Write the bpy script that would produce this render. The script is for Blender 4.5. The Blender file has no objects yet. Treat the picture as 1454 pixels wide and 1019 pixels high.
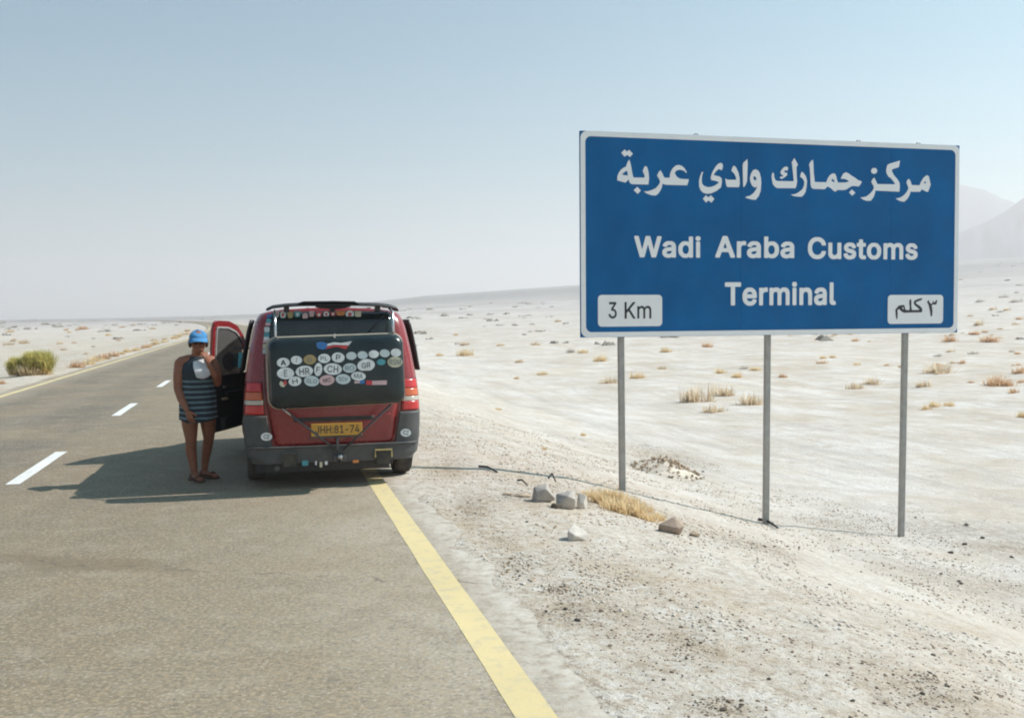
import bpy, bmesh, math, random
import numpy as np
from mathutils import Vector, Matrix

random.seed(7)
rng = np.random.default_rng(7)
SC = bpy.context.scene
COL = SC.collection
R = math.radians

# ------------------------------------------------------------------ camera
FPX, CX, CY = 1400.0, 727.0, 509.5          # focal length and centre in photo pixels (1454 x 1019)
CAMH = 1.80
PITCH = math.atan(62.2 / FPX)
ROLL = R(0.44)
_F = Vector((0, math.cos(PITCH), -math.sin(PITCH)))
_R0 = Vector((1, 0, 0))
_U0 = Vector((0, math.sin(PITCH), math.cos(PITCH)))
_RT = _R0 * math.cos(ROLL) - _U0 * math.sin(ROLL)
_UP = _U0 * math.cos(ROLL) + _R0 * math.sin(ROLL)
cam = bpy.data.objects.new('camera', bpy.data.cameras.new('camera'))
COL.objects.link(cam)
cam.matrix_world = Matrix(((_RT.x, _UP.x, -_F.x, 0), (_RT.y, _UP.y, -_F.y, 0), (_RT.z, _UP.z, -_F.z, CAMH), (0, 0, 0, 1)))
cam.data.sensor_fit = 'HORIZONTAL'
cam.data.sensor_width = 36
cam.data.lens = 36 * FPX / 1454
cam.data.clip_start = 0.05
cam.data.clip_end = 60000
cam.data.dof.use_dof = False
SC.camera = cam
CAM = Vector((0, 0, CAMH))

def ray(px, py):
    return (_F * FPX + _RT * (px - CX) + _UP * (CY - py)).normalized()

# ------------------------------------------------------------------ light
SUN_AZ = R(14.2)       # towards the sun, measured from +X to +Y
SUN_EL = R(44.0)
world = bpy.data.worlds.new('World')
SC.world = world
world.use_nodes = True
wn = world.node_tree
for n in list(wn.nodes): wn.nodes.remove(n)
wo = wn.nodes.new('ShaderNodeOutputWorld')
bg = wn.nodes.new('ShaderNodeBackground')
sky = wn.nodes.new('ShaderNodeTexSky')
sky.sky_type = 'NISHITA'
sky.sun_disc = False
sky.sun_elevation = SUN_EL
sky.sun_rotation = math.pi / 2 - SUN_AZ
sky.altitude = 0
sky.air_density = 1.0
sky.dust_density = 3.0
sky.ozone_density = 1.0
bg.inputs['Strength'].default_value = 0.072
tint = wn.nodes.new('ShaderNodeMix'); tint.data_type = 'RGBA'; tint.blend_type = 'MULTIPLY'; tint.inputs[0].default_value = 1
tint.inputs[7].default_value = (.17, .89, 1.08, 1)       # the print's cyan cast
wn.links.new(sky.outputs[0], tint.inputs[6]); wn.links.new(tint.outputs[2], bg.inputs['Color'])
wn.links.new(bg.outputs[0], wo.inputs['Surface'])
sun = bpy.data.objects.new('sun', bpy.data.lights.new('sun', 'SUN'))
COL.objects.link(sun)
sun.data.energy = 5.0
sun.data.angle = R(0.53)
sun.data.color = (1.0, 0.925, 0.885)
sd = Vector((math.cos(SUN_EL) * math.cos(SUN_AZ), math.cos(SUN_EL) * math.sin(SUN_AZ), math.sin(SUN_EL)))
sun.rotation_euler = sd.to_track_quat('Z', 'Y').to_euler()
sun.location = (30, 10, 40)
SC.view_settings.view_transform = 'Standard'
SC.view_settings.look = 'None'
SC.view_settings.gamma = 1
SC.view_settings.exposure = 0.51
SC.view_settings.use_curve_mapping = False
SC.cycles.max_bounces = 6
SC.cycles.volume_bounces = 1
SC.cycles.filter_width = 2.0
SC.cycles.use_denoising = True

# ------------------------------------------------------------------ noise in numpy
def _hash(ix, iy, seed):
    h = (ix.astype(np.int64) * 374761393 + iy.astype(np.int64) * 668265263 + seed * 1442695041) & 0xffffffff
    h = ((h ^ (h >> 13)) * 1274126177) & 0xffffffff
    return ((h ^ (h >> 16)) & 0xffffff) / float(0xffffff)

def vnoise(x, y, seed=0):
    ix = np.floor(x); iy = np.floor(y)
    fx = x - ix; fy = y - iy
    fx = fx * fx * (3 - 2 * fx); fy = fy * fy * (3 - 2 * fy)
    a = _hash(ix, iy, seed); b = _hash(ix + 1, iy, seed); c = _hash(ix, iy + 1, seed); d = _hash(ix + 1, iy + 1, seed)
    return (a * (1 - fx) + b * fx) * (1 - fy) + (c * (1 - fx) + d * fx) * fy - 0.5

def fbm(x, y, seed=0, octv=4):
    v = 0; a = 1.0
    for k in range(octv):
        v = v + a * vnoise(x * 2 ** k + 13.7 * k, y * 2 ** k + 7.1 * k, seed + k); a *= 0.5
    return v

# ------------------------------------------------------------------ road frame and terrain height
_vp = ray(375, 450.0)
TH = math.atan2(-_vp.x, _vp.y)
UX, UY = -math.sin(TH), math.cos(TH)       # along the road
RX, RY = math.cos(TH), math.sin(TH)        # to the right of it

def curve(t):
    k = np.clip((t - 80.0) / 220.0, 0, 4)
    return -17.0 * k * k

def st(x, y):
    t = x * UX + y * UY
    return x * RX + y * RY - curve(t), t

def xy(s, t):
    s = s + curve(t)
    return s * RX + t * UX, s * RY + t * UY

PS = [-1e5, -200, -60, -25, -12, -9, -7.4, -6.6, -6.35, 1.30, 1.55, 2.7, 3.6, 4.4, 6.4, 8.4, 12, 30, 100, 300, 1e5]
PZ = [-.6, -.6, -.55, -.5, -.3, -.12, -.03, -.015, -.03, -.02, -.006, -.09, -.25, -.46, -1.01, -1.29, -1.38, -1.30, -1.2, -1.0, -1.0]
EPX = [-3000, 0, 200, 375, 600, 820, 1100, 1400, 1700, 4000]
EDG = [0, 0.0, .12, .30, 1.30, 1.80, 2.5, 3.1, 3.4, 3.4]

def H(x, y):
    x = np.asarray(x, float); y = np.asarray(y, float)
    s, t = st(x, y)
    z = np.interp(s, PS, PZ)
    rr = np.hypot(x, y)
    front = y > 0.05 * rr
    px = np.where(front, CX + FPX * x / np.maximum(y, 0.05 * rr + 1e-6), np.where(x > 0, 4000, -3000))
    e = np.tan(np.radians(np.interp(px, EPX, EDG)))
    back = np.clip((y / (rr + 1e-6) + 0.3) / 0.35, 0, 1)
    k = np.clip(rr - 90, 0, 1450)
    z = z + e * back * k * (rr / (rr + 60))
    off = np.clip(np.maximum(s - 1.9, -6.5 - s) / 1.5, 0, 1)       # 0 on the road
    near = np.exp(-rr / 25)
    z = z + off * (0.035 * near * fbm(x * 1.3, y * 1.3, 3) + 0.02 * near * fbm(x * 6, y * 6, 9, 3))
    far = np.clip((rr - 10) / 30, 0, 1)
    z = z + off * far * (0.26 * fbm(x / 7, y / 7, 21) + 0.07 * fbm(x / 1.6, y / 1.1, 25) * np.exp(-rr / 90) + 0.8 * np.clip((rr - 60) / 400, 0, 1) * fbm(x / 60, y / 60, 31))
    z = z + np.clip((rr - 500) / 900, 0, 1) * (10 * e / 0.03) * fbm(x / 500, y / 500, 41)
    # low mound of clods beside the left post
    return z

def h1(x, y):
    return float(H(np.array([x]), np.array([y]))[0])

def hit(px, py, tmax=4000):
    """where the sight line through a photo pixel meets the ground"""
    d = ray(px, py)
    ts = np.geomspace(2.5, tmax, 900)
    xs = d.x * ts; ys = d.y * ts; zs = CAMH + d.z * ts
    below = zs < H(xs, ys)
    if not below.any():
        i = len(ts) - 1
        return Vector((xs[i], ys[i], h1(xs[i], ys[i])))
    i = int(np.argmax(below))
    a, b = ts[max(i - 1, 0)], ts[i]
    for _ in range(30):
        m = (a + b) / 2
        if CAMH + d.z * m < h1(d.x * m, d.y * m): b = m
        else: a = m
    return Vector((d.x * b, d.y * b, h1(d.x * b, d.y * b)))

# ------------------------------------------------------------------ material helpers
def new_mat(name):
    m = bpy.data.materials.new(name); m.use_nodes = True
    nt = m.node_tree
    for n in list(nt.nodes): nt.nodes.remove(n)
    o = nt.nodes.new('ShaderNodeOutputMaterial'); b = nt.nodes.new('ShaderNodeBsdfPrincipled')
    nt.links.new(b.outputs[0], o.inputs['Surface'])
    return m, nt, b

def N(nt, kind, **kw):
    n = nt.nodes.new(kind)
    for k, v in kw.items():
        if k in n.inputs.keys(): n.inputs[k].default_value = v
        else: setattr(n, k, v)
    return n

def noise(nt, vec, scale, detail=4, rough=0.55):
    n = nt.nodes.new('ShaderNodeTexNoise')
    n.inputs['Scale'].default_value = scale; n.inputs['Detail'].default_value = detail; n.inputs['Roughness'].default_value = rough
    if vec is not None: nt.links.new(vec, n.inputs['Vector'])
    return n.outputs['Fac']

def ramp(nt, fac, stops, interp='LINEAR'):
    r = nt.nodes.new('ShaderNodeValToRGB'); r.color_ramp.interpolation = interp
    cr = r.color_ramp
    while len(cr.elements) < len(stops): cr.elements.new(0.5)
    for e, (p, c) in zip(cr.elements, stops):
        e.position = p
        e.color = (c, c, c, 1) if isinstance(c, (int, float)) else (*c, 1)
    nt.links.new(fac, r.inputs[0]); return r.outputs[0]

def mix(nt, fac, a, b, mode='MIX'):
    m = nt.nodes.new('ShaderNodeMix'); m.data_type = 'RGBA'; m.blend_type = mode
    for sock, v in ((m.inputs[0], fac), (m.inputs[6], a), (m.inputs[7], b)):
        if isinstance(v, (int, float)): sock.default_value = v
        elif isinstance(v, tuple): sock.default_value = (*v, 1)
        else: nt.links.new(v, sock)
    return m.outputs[2]

def math_(nt, op, a, b=0.0, c=0.0, clamp=False):
    m = nt.nodes.new('ShaderNodeMath'); m.operation = op; m.use_clamp = clamp
    for i, v in enumerate((a, b, c)):
        if isinstance(v, (int, float)): m.inputs[i].default_value = v
        else: nt.links.new(v, m.inputs[i])
    return m.outputs[0]

def bump(nt, b, height, strength=0.5, dist=0.01):
    n = nt.nodes.new('ShaderNodeBump'); n.inputs['Strength'].default_value = strength; n.inputs['Distance'].default_value = dist
    nt.links.new(height, n.inputs['Height']); nt.links.new(n.outputs[0], b.inputs['Normal'])

def simple(name, col, rough=0.6, metal=0.0, var=0.12, scale=12, dust=0.0, coat=0.0, bmp=0.0, spec=0.5, dustcol=(.42, .37, .30)):
    """paint, plastic, metal: colour with fine wear, optional dust that gathers in patches"""
    m, nt, b = new_mat(name)
    tc = nt.nodes.new('ShaderNodeTexCoord').outputs['Object']
    n1 = noise(nt, tc, scale, 5)
    dark = tuple(c * (1 - var) for c in col); light = tuple(min(1, c * (1 + var)) for c in col)
    c = ramp(nt, n1, [(.3, dark), (.7, light)])
    if dust > 0:
        nd = noise(nt, tc, 3.1, 6, .65)
        f = ramp(nt, nd, [(.35, 0.0), (.75, dust)])
        c = mix(nt, f, c, dustcol)
        r = nt.nodes.new('ShaderNodeMapRange'); nt.links.new(f, r.inputs[0])
        r.inputs[3].default_value = rough; r.inputs[4].default_value = min(1, rough + .45)
        nt.links.new(r.outputs[0], b.inputs['Roughness'])
    else:
        r = ramp(nt, noise(nt, tc, scale * 2.3, 3), [(.3, max(0, rough - .08)), (.7, min(1, rough + .08))])
        nt.links.new(r, b.inputs['Roughness'])
    nt.links.new(c, b.inputs['Base Color'])
    b.inputs['Metallic'].default_value = metal
    b.inputs['Specular IOR Level'].default_value = spec
    b.inputs['Coat Weight'].default_value = coat; b.inputs['Coat Roughness'].default_value = .12
    if bmp > 0: bump(nt, b, noise(nt, tc, scale * 6, 3), bmp, .004)
    return m

# ground sand and gravel
def make_ground_mat():
    m, nt, b = new_mat('desert_sand')
    geo = nt.nodes.new('ShaderNodeNewGeometry'); P = geo.outputs['Position']
    def dot(v):
        d = nt.nodes.new('ShaderNodeVectorMath'); d.operation = 'DOT_PRODUCT'; nt.links.new(P, d.inputs[0]); d.inputs[1].default_value = v
        return d.outputs['Value']
    s = dot((RX, RY, 0)); t = dot((UX, UY, 0))
    ln = nt.nodes.new('ShaderNodeVectorMath'); ln.operation = 'LENGTH'; nt.links.new(P, ln.inputs[0]); dist = ln.outputs['Value']
    # wind laid fine sand
    c = ramp(nt, noise(nt, P, .35, 6, .6), [(.32, (.63, .60, .57)), (.5, (.70, .67, .635)), (.7, (.74, .72, .695))])
    tan_f = ramp(nt, noise(nt, P, .5, 8, .72), [(.47, 0.0), (.66, .75)])
    c = mix(nt, tan_f, c, (.52, .43, .32))
    rightish = math_(nt, 'MULTIPLY', math_(nt, 'SUBTRACT', s, 5.0), .06, clamp=True)
    c = mix(nt, math_(nt, 'MULTIPLY', rightish, ramp(nt, noise(nt, P, .42, 9, .74), [(.42, 0.0), (.60, .9)])), c, (.47, .385, .29))
    c = mix(nt, ramp(nt, noise(nt, P, 1.9, 8, .75), [(.54, 0.0), (.68, .7)]), c, (.40, .335, .265))
    c = mix(nt, ramp(nt, noise(nt, P, 2.7, 7, .7), [(.30, .6), (.42, 0.0)]), c, (.74, .73, .71))
    # grains
    c = mix(nt, ramp(nt, noise(nt, P, 22, 4, .7), [(.42, .55), (.58, 0.0)]), c, (.47, .41, .33))
    c = mix(nt, ramp(nt, noise(nt, P, 60, 3, .7), [(.34, .75), (.45, 0.0)]), c, (.30, .27, .23))
    # stretched ruts left by wheels across the plain
    comb = nt.nodes.new('ShaderNodeCombineXYZ')
    nt.links.new(math_(nt, 'MULTIPLY', s, .55), comb.inputs[0]); nt.links.new(math_(nt, 'MULTIPLY', t, .035), comb.inputs[1])
    rut = ramp(nt, noise(nt, comb.outputs[0], 2.6, 4, .55), [(.46, 0.0), (.5, .5), (.54, 0.0)])
    c = mix(nt, rut, c, (.44, .40, .36))
    # gravelly embankment: greyer with dark debris, only near the road
    near = math_(nt, 'SUBTRACT', 1.0, math_(nt, 'MULTIPLY', math_(nt, 'SUBTRACT', s, 2.0), .13), clamp=True)
    grit = ramp(nt, noise(nt, P, 9, 8, .75), [(.36, (.30, .24, .17)), (.47, (.50, .44, .36)), (.60, (.58, .55, .50))])
    c = mix(nt, math_(nt, 'MULTIPLY', near, .85), c, grit)
    c = mix(nt, math_(nt, 'MULTIPLY', near, ramp(nt, noise(nt, P, .8, 6, .65), [(.46, 0.0), (.66, .6)])), c, (.43, .34, .235))
    c = mix(nt, math_(nt, 'MULTIPLY', near, ramp(nt, noise(nt, P, 24, 5, .75), [(.53, 0.0), (.62, .7)])), c, (.26, .20, .145))
    crumb = math_(nt, 'MULTIPLY', ramp(nt, noise(nt, P, 33, 3, .6), [(.60, 0.0), (.66, .85)]), ramp(nt, noise(nt, P, 1.3, 4, .6), [(.45, 0.05), (.62, 1.0)]))
    c = mix(nt, math_(nt, 'MULTIPLY', crumb, near), c, (.13, .11, .09))
    at = nt.nodes.new('ShaderNodeAttribute'); at.attribute_name = 'soil'
    tk = nt.nodes.new('ShaderNodeAttribute'); tk.attribute_name = 'track'
    c = mix(nt, math_(nt, 'MULTIPLY', tk.outputs['Fac'], ramp(nt, noise(nt, P, .8, 5, .7), [(.38, .05), (.6, .6)])), c, (.42, .37, .32))
    sm = math_(nt, 'MULTIPLY', at.outputs['Fac'], ramp(nt, noise(nt, P, 7, 7, .75), [(.38, .15), (.56, 1.0)]), clamp=True)
    c = mix(nt, math_(nt, 'MULTIPLY', sm, .75), c, ramp(nt, noise(nt, P, 30, 4, .7), [(.38, (.10, .075, .05)), (.62, (.36, .28, .19))]))
    # far rocky fan is a darker grey brown
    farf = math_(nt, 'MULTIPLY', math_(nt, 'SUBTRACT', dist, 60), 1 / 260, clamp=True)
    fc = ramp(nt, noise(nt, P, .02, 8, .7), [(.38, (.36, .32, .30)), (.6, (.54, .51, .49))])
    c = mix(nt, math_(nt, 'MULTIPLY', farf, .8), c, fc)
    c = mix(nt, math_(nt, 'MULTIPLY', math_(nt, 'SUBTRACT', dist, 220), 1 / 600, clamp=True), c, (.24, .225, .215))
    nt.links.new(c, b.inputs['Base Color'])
    b.inputs['Roughness'].default_value = .95; b.inputs['Specular IOR Level'].default_value = .15
    h = math_(nt, 'ADD', noise(nt, P, 14, 7, .7), math_(nt, 'MULTIPLY', noise(nt, P, 70, 3, .6), .35))
    bump(nt, b, h, .75, .035)
    return m

def make_asphalt():
    m, nt, b = new_mat('sun_bleached_asphalt')
    tc = nt.nodes.new('ShaderNodeUVMap').outputs[0]          # u = across (m), v = along (m)
    sep = nt.nodes.new('ShaderNodeSeparateXYZ'); nt.links.new(tc, sep.inputs[0])
    geo = nt.nodes.new('ShaderNodeNewGeometry'); P = geo.outputs['Position']
    u = sep.outputs[0]
    wob = math_(nt, 'MULTIPLY', math_(nt, 'SUBTRACT', noise(nt, P, .25, 3), .5), .9)
    uw = math_(nt, 'ADD', u, wob)
    mr = nt.nodes.new('ShaderNodeMapRange'); nt.links.new(uw, mr.inputs[0])
    mr.inputs[1].default_value = -6.5; mr.inputs[2].default_value = 2.5
    # worn wheel bands of the two lanes
    c = ramp(nt, mr.outputs[0], [(0.0, (.44, .40, .34)), (.07, (.28, .255, .22)), (.15, (.105, .097, .088)), (.21, (.11, .102, .092)), (.26, (.15, .138, .12)),
                                 (.32, (.10, .093, .084)), (.38, (.105, .097, .087)), (.43, (.16, .14, .108)), (.60, (.185, .158, .116)), (.74, (.262, .228, .175)), (.83, (.37, .335, .28)), (.93, (.47, .445, .405)), (1.0, (.52, .495, .455))])
    c = mix(nt, ramp(nt, noise(nt, P, .55, 7, .68), [(.40, .0), (.66, .75)]), c, (.25, .20, .135))
    c = mix(nt, ramp(nt, noise(nt, P, 1.7, 8, .75), [(.50, .0), (.66, .55)]), c, (.17, .145, .11))
    c = mix(nt, ramp(nt, noise(nt, P, 3.3, 7, .7), [(.50, .0), (.72, .40)]), c, (.42, .385, .33))
    sp = noise(nt, P, 42, 4, .75)
    c = mix(nt, ramp(nt, sp, [(.34, .75), (.47, 0.0)]), c, (.115, .105, .09))
    c = mix(nt, ramp(nt, sp, [(.53, 0.0), (.66, .7)]), c, (.50, .46, .40))
    c = mix(nt, ramp(nt, noise(nt, P, 22, 5, .8), [(.50, 0.0), (.62, .7)]), c, (.36, .29, .19))
    c = mix(nt, ramp(nt, noise(nt, P, 15, 5, .8), [(.36, .7), (.47, 0.0)]), c, (.17, .155, .13))
    # sand blown over the ragged shoulder
    blow = math_(nt, 'ADD', math_(nt, 'MULTIPLY', math_(nt, 'SUBTRACT', u, 1.16), 3.4), math_(nt, 'MULTIPLY', math_(nt, 'SUBTRACT', noise(nt, P, 2.2, 6, .7), .5), 2.6), clamp=True)
    c = mix(nt, math_(nt, 'MULTIPLY', blow, .92), c, ramp(nt, noise(nt, P, 9, 8, .75), [(.36, (.28, .245, .20)), (.47, (.46, .42, .37)), (.62, (.56, .54, .50))]))
    # one long crack running across the lane
    sp2 = nt.nodes.new('ShaderNodeSeparateXYZ'); nt.links.new(P, sp2.inputs[0])
    cr = math_(nt, 'ABSOLUTE', math_(nt, 'SUBTRACT', math_(nt, 'ADD', sp2.outputs[1], math_(nt, 'MULTIPLY', noise(nt, P, 1.6, 5, .6), .9)), math_(nt, 'ADD', math_(nt, 'MULTIPLY', sp2.outputs[0], -.22), 6.95)))
    c = mix(nt, math_(nt, 'MULTIPLY', ramp(nt, math_(nt, 'ABSOLUTE', math_(nt, 'SUBTRACT', cr, .08)), [(.0, .6), (.16, 0.0)]), math_(nt, 'MULTIPLY', math_(nt, 'SUBTRACT', -2.2, sp2.outputs[0]), 1.6, clamp=True)), c, (.16, .125, .085))
    ck = math_(nt, 'MULTIPLY', ramp(nt, cr, [(.0, .75), (.012, .5), (.03, 0.0)]), ramp(nt, noise(nt, P, 3.1, 2), [(.42, 0.0), (.55, 1.0)]))
    c = mix(nt, ck, c, (.09, .08, .07))
    c = mix(nt, 1.0, c, (1.0, .97, .925), 'MULTIPLY')
    nt.links.new(c, b.inputs['Base Color'])
    b.inputs['Roughness'].default_value = .9; b.inputs['Specular IOR Level'].default_value = .2
    bump(nt, b, math_(nt, 'ADD', noise(nt, P, 90, 3, .6), noise(nt, P, 35, 2)), .35, .006)
    return m

def make_line(name, col):
    m, nt, b = new_mat(name)
    geo = nt.nodes.new('ShaderNodeNewGeometry'); P = geo.outputs['Position']
    c = ramp(nt, noise(nt, P, 1.2, 5), [(.3, tuple(x * .88 for x in col)), (.7, col)])
    c = mix(nt, ramp(nt, noise(nt, P, 8, 6, .7), [(.50, 0.0), (.68, .6)]), c, (.40, .36, .28))
    c = mix(nt, ramp(nt, noise(nt, P, 70, 2), [(.62, 0.0), (.72, .4)]), c, (.30, .28, .24))
    nt.links.new(c, b.inputs['Base Color']); b.inputs['Roughness'].default_value = .8
    bump(nt, b, noise(nt, P, 90, 3), .3, .004)
    return m

M = {}
M['ground'] = make_ground_mat()
M['asphalt'] = make_asphalt()
M['yellow'] = make_line('faded_yellow_road_paint', (.64, .52, .27))
M['white_line'] = make_line('white_road_paint', (.72, .72, .70))
M['sign_blue'] = simple('reflective_blue_sheet', (.001, .105, .29), .6, var=.14, scale=1.6, spec=.15, dust=.06, dustcol=(.10, .20, .32))
M['sign_white'] = simple('reflective_white_sheet', (.80, .80, .80), .5, var=.03, scale=6)
M['sign_black'] = simple('black_lettering', (.02, .022, .025), .5)
M['sign_back'] = simple('bare_aluminium_back', (.45, .45, .45), .45, .6)
M['galv'] = simple('galvanised_post', (.36, .35, .33), .6, .25, var=.15, scale=9, dust=.5)
M['red'] = simple('dark_red_van_paint', (.225, .007, .010), .26, var=.06, scale=3, dust=.08, coat=.5, dustcol=(.34, .20, .16))
M['glass'] = simple('dark_tinted_glass', (.010, .018, .018), .06, dust=.14, spec=.6, dustcol=(.14, .14, .12))
M['bumper'] = simple('grey_bumper_plastic', (.055, .058, .060), .6, var=.1, dust=.3, dustcol=(.24, .22, .19))
M['black'] = simple('black_plastic', (.014, .014, .016), .5, var=.2, dust=.12, dustcol=(.12, .11, .10))
M['box'] = simple('dark_luggage_box_shell', (.006, .014, .016), .22, var=.2, scale=5, dust=.08, dustcol=(.16, .17, .15), spec=.4)
M['rubber'] = simple('tyre_rubber', (.022, .022, .022), .85, dust=.6, dustcol=(.20, .17, .13), bmp=.3)
M['rim'] = simple('steel_rim', (.38, .38, .38), .4, .7)
M['chrome'] = simple('steel_tube', (.55, .55, .55), .28, .9)
M['tube_dark'] = simple('dark_steel_tube', (.10, .10, .11), .4, .6)
M['lamp_red'] = simple('red_lamp_lens', (.50, .008, .012), .22, coat=.5, dust=.15, dustcol=(.4, .2, .15))
M['lamp_orange'] = simple('orange_lamp_lens', (.55, .10, .02), .22, coat=.5, dust=.1)
M['lamp_white'] = simple('clear_lamp_lens', (.50, .46, .40), .25, coat=.5)
M['plate'] = simple('orange_yellow_plate', (.62, .34, .055), .5, var=.05)
M['stk_white'] = simple('white_sticker', (.70, .73, .74), .5, var=.14, scale=14)
M['stk_grey'] = simple('faded_grey_sticker', (.52, .60, .62), .5, var=.1, scale=60)
M['stk_gold'] = simple('gold_sticker', (.36, .27, .11), .45, var=.1)
M['stk_teal'] = simple('teal_sticker', (.07, .30, .36), .5)
M['stk_blue'] = simple('blue_sticker', (.03, .16, .42), .5)
M['stk_red'] = simple('red_sticker', (.50, .04, .05), .5)
M['stk_pink'] = simple('pinkish_sticker', (.58, .40, .42), .5)
M['stk_cream'] = simple('cream_sticker', (.56, .53, .40), .5)
M['stk_orange'] = simple('orange_sticker', (.62, .22, .06), .5)
M['ink'] = simple('black_ink', (.02, .03, .035), .5)
M['ink_grey'] = simple('faded_grey_ink', (.12, .17, .19), .5)
M['door_trim'] = simple('dark_door_trim', (.010, .014, .016), .7, var=.3, dust=.1, dustcol=(.06, .06, .06))
M['seal'] = simple('black_rubber_seal', (.01, .01, .01), .6)
M['skin'] = simple('tanned_skin', (.26, .105, .060), .5, var=.1, scale=20, spec=.35)
M['hair'] = simple('dark_brown_hair', (.05, .028, .015), .6, bmp=.5)
M['cap'] = simple('bright_blue_cap_cloth', (.05, .21, .42), .85, bmp=.3)
M['white_cloth'] = simple('white_cloth', (.60, .62, .63), .85, bmp=.3)
M['navy'] = simple('dark_navy_cloth', (.018, .022, .030), .85, bmp=.3)
M['sandal'] = simple('brown_sandal', (.10, .06, .035), .7)
M['lens'] = simple('sunglasses_lens', (.008, .006, .006), .15)
M['rock_white'] = simple('pale_limestone', (.52, .48, .43), .9, var=.22, scale=6, dust=.3, bmp=.6)
M['rock_pale'] = simple('pale_gravel', (.56, .50, .43), .95, var=.3, scale=30)
M['rock_grey'] = simple('grey_limestone', (.36, .33, .30), .9, var=.35, scale=5, dust=.3, bmp=.6)
M['heap_dirt'] = simple('tan_heap_dirt', (.50, .44, .36), .95, var=.25, scale=4, bmp=.8)
M['rock_brown'] = simple('brown_stone', (.33, .25, .19), .9, var=.2, scale=9, bmp=.7)
M['rock_tan'] = simple('tan_clod', (.42, .33, .24), .95, var=.25, scale=9, bmp=.7)
M['rock_dark'] = simple('dark_stone', (.12, .10, .08), .9, var=.3, scale=20, bmp=.5)
M['twig'] = simple('black_twig_and_shadow', (.016, .015, .014), .8, bmp=.4)  # black for one twig and the strips standing in for shadow

def leafy(name, a, b_, root, zr=0.5, trans=.6):
    """dry stems and leaves: every blade its own tone, shifting to the root colour near its base"""
    m, nt, b = new_mat(name)
    at = nt.nodes.new('ShaderNodeAttribute'); at.attribute_name = 'tone'
    c = ramp(nt, at.outputs['Fac'], [(0.0, root), (.45, a), (1.0, b_)])
    nt.links.new(c, b.inputs['Base Color']); b.inputs['Roughness'].default_value = .8
    tr = nt.nodes.new('ShaderNodeBsdfTranslucent'); nt.links.new(c, tr.inputs['Color'])
    ms = nt.nodes.new('ShaderNodeMixShader'); ms.inputs[0].default_value = trans
    out = [n for n in nt.nodes if n.type == 'OUTPUT_MATERIAL'][0]
    nt.links.new(b.outputs[0], ms.inputs[1]); nt.links.new(tr.outputs[0], ms.inputs[2]); nt.links.new(ms.outputs[0], out.inputs['Surface'])
    return m
M['straw'] = leafy('dry_straw', (.76, .60, .36), (.84, .72, .50), (.66, .49, .28))
M['palestraw'] = leafy('pale_dry_twigs', (.70, .57, .40), (.80, .70, .55), (.52, .40, .27))
M['brownscrub'] = leafy('brown_dry_scrub', (.66, .44, .26), (.74, .56, .38), (.50, .32, .18))
M['greyscrub'] = leafy('grey_scrub', (.52, .48, .42), (.62, .58, .52), (.40, .36, .31))
M['green'] = leafy('olive_green_stems', (.54, .46, .15), (.58, .53, .20), (.80, .55, .26))

# ------------------------------------------------------------------ mesh helpers
def tag(o, label=None, cat=None, group=None, kind=None):
    for k, v in (('label', label), ('category', cat), ('group', group), ('kind', kind)):
        if v: o[k] = v
    return o

def link(name, me, mat=None, parent=None, smooth=False):
    o = bpy.data.objects.new(name, me); COL.objects.link(o)
    if mat is not None:
        for m in (mat if isinstance(mat, (list, tuple)) else [mat]): me.materials.append(m)
    if smooth:
        me.polygons.foreach_set('use_smooth', [True] * len(me.polygons))
    if parent is not None: o.parent = parent
    return o

def obj(name, bm, mat, parent=None, smooth=False, bevel=0.0, seg=2, auto=None):
    me = bpy.data.meshes.new(name); bm.normal_update(); bm.to_mesh(me); bm.free()
    o = link(name, me, mat, parent, smooth)
    if bevel > 0:
        md = o.modifiers.new('bevel', 'BEVEL'); md.width = bevel; md.segments = seg; md.limit_method = 'ANGLE'; md.angle_limit = R(35)
    return o

def empty(name, loc, rz=0):
    o = bpy.data.objects.new(name, None); COL.objects.link(o)
    o.location = loc; o.rotation_euler = (0, 0, rz); o.empty_display_size = .2
    return o

def bake(o):
    """apply an object's modifiers"""
    dg = bpy.context.evaluated_depsgraph_get(); dg.update()
    me = bpy.data.meshes.new_from_object(o.evaluated_get(dg))
    old = o.data; o.modifiers.clear(); o.data = me
    return o

def box(bm, c, size, rot=None, mi=0):
    r = bmesh.ops.create_cube(bm, size=1)
    bmesh.ops.scale(bm, vec=size, verts=r['verts'])
    if rot is not None: bmesh.ops.rotate(bm, cent=(0, 0, 0), matrix=rot, verts=r['verts'])
    bmesh.ops.translate(bm, vec=c, verts=r['verts'])
    return r['verts']

def tube(bm, pts, rad, n=10, caps=True, flat=1.0):
    """round or oval tube through pts; rad is a number or a list of numbers / (a, b)"""
    pts = [Vector(p) for p in pts]
    if isinstance(rad, (int, float)): rad = [rad] * len(pts)
    rad = [(r, r * flat) if isinstance(r, (int, float)) else r for r in rad]
    rings = []; ref = None
    for i, p in enumerate(pts):
        d = (pts[min(i + 1, len(pts) - 1)] - pts[max(i - 1, 0)]).normalized()
        if ref is None:
            ref = Vector((1, 0, 0)) if abs(d.x) < .8 else Vector((0, 1, 0))
        a = (ref - d * ref.dot(d)).normalized(); bb = d.cross(a)
        ref = a
        ra, rb = rad[i]
        rings.append([bm.verts.new(p + a * ra * math.cos(2 * math.pi * k / n) + bb * rb * math.sin(2 * math.pi * k / n)) for k in range(n)])
    for q in range(len(rings) - 1):
        for k in range(n):
            bm.faces.new((rings[q][k], rings[q][(k + 1) % n], rings[q + 1][(k + 1) % n], rings[q + 1][k]))
    if caps:
        bm.faces.new(list(reversed(rings[0]))); bm.faces.new(rings[-1])
    return rings

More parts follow.
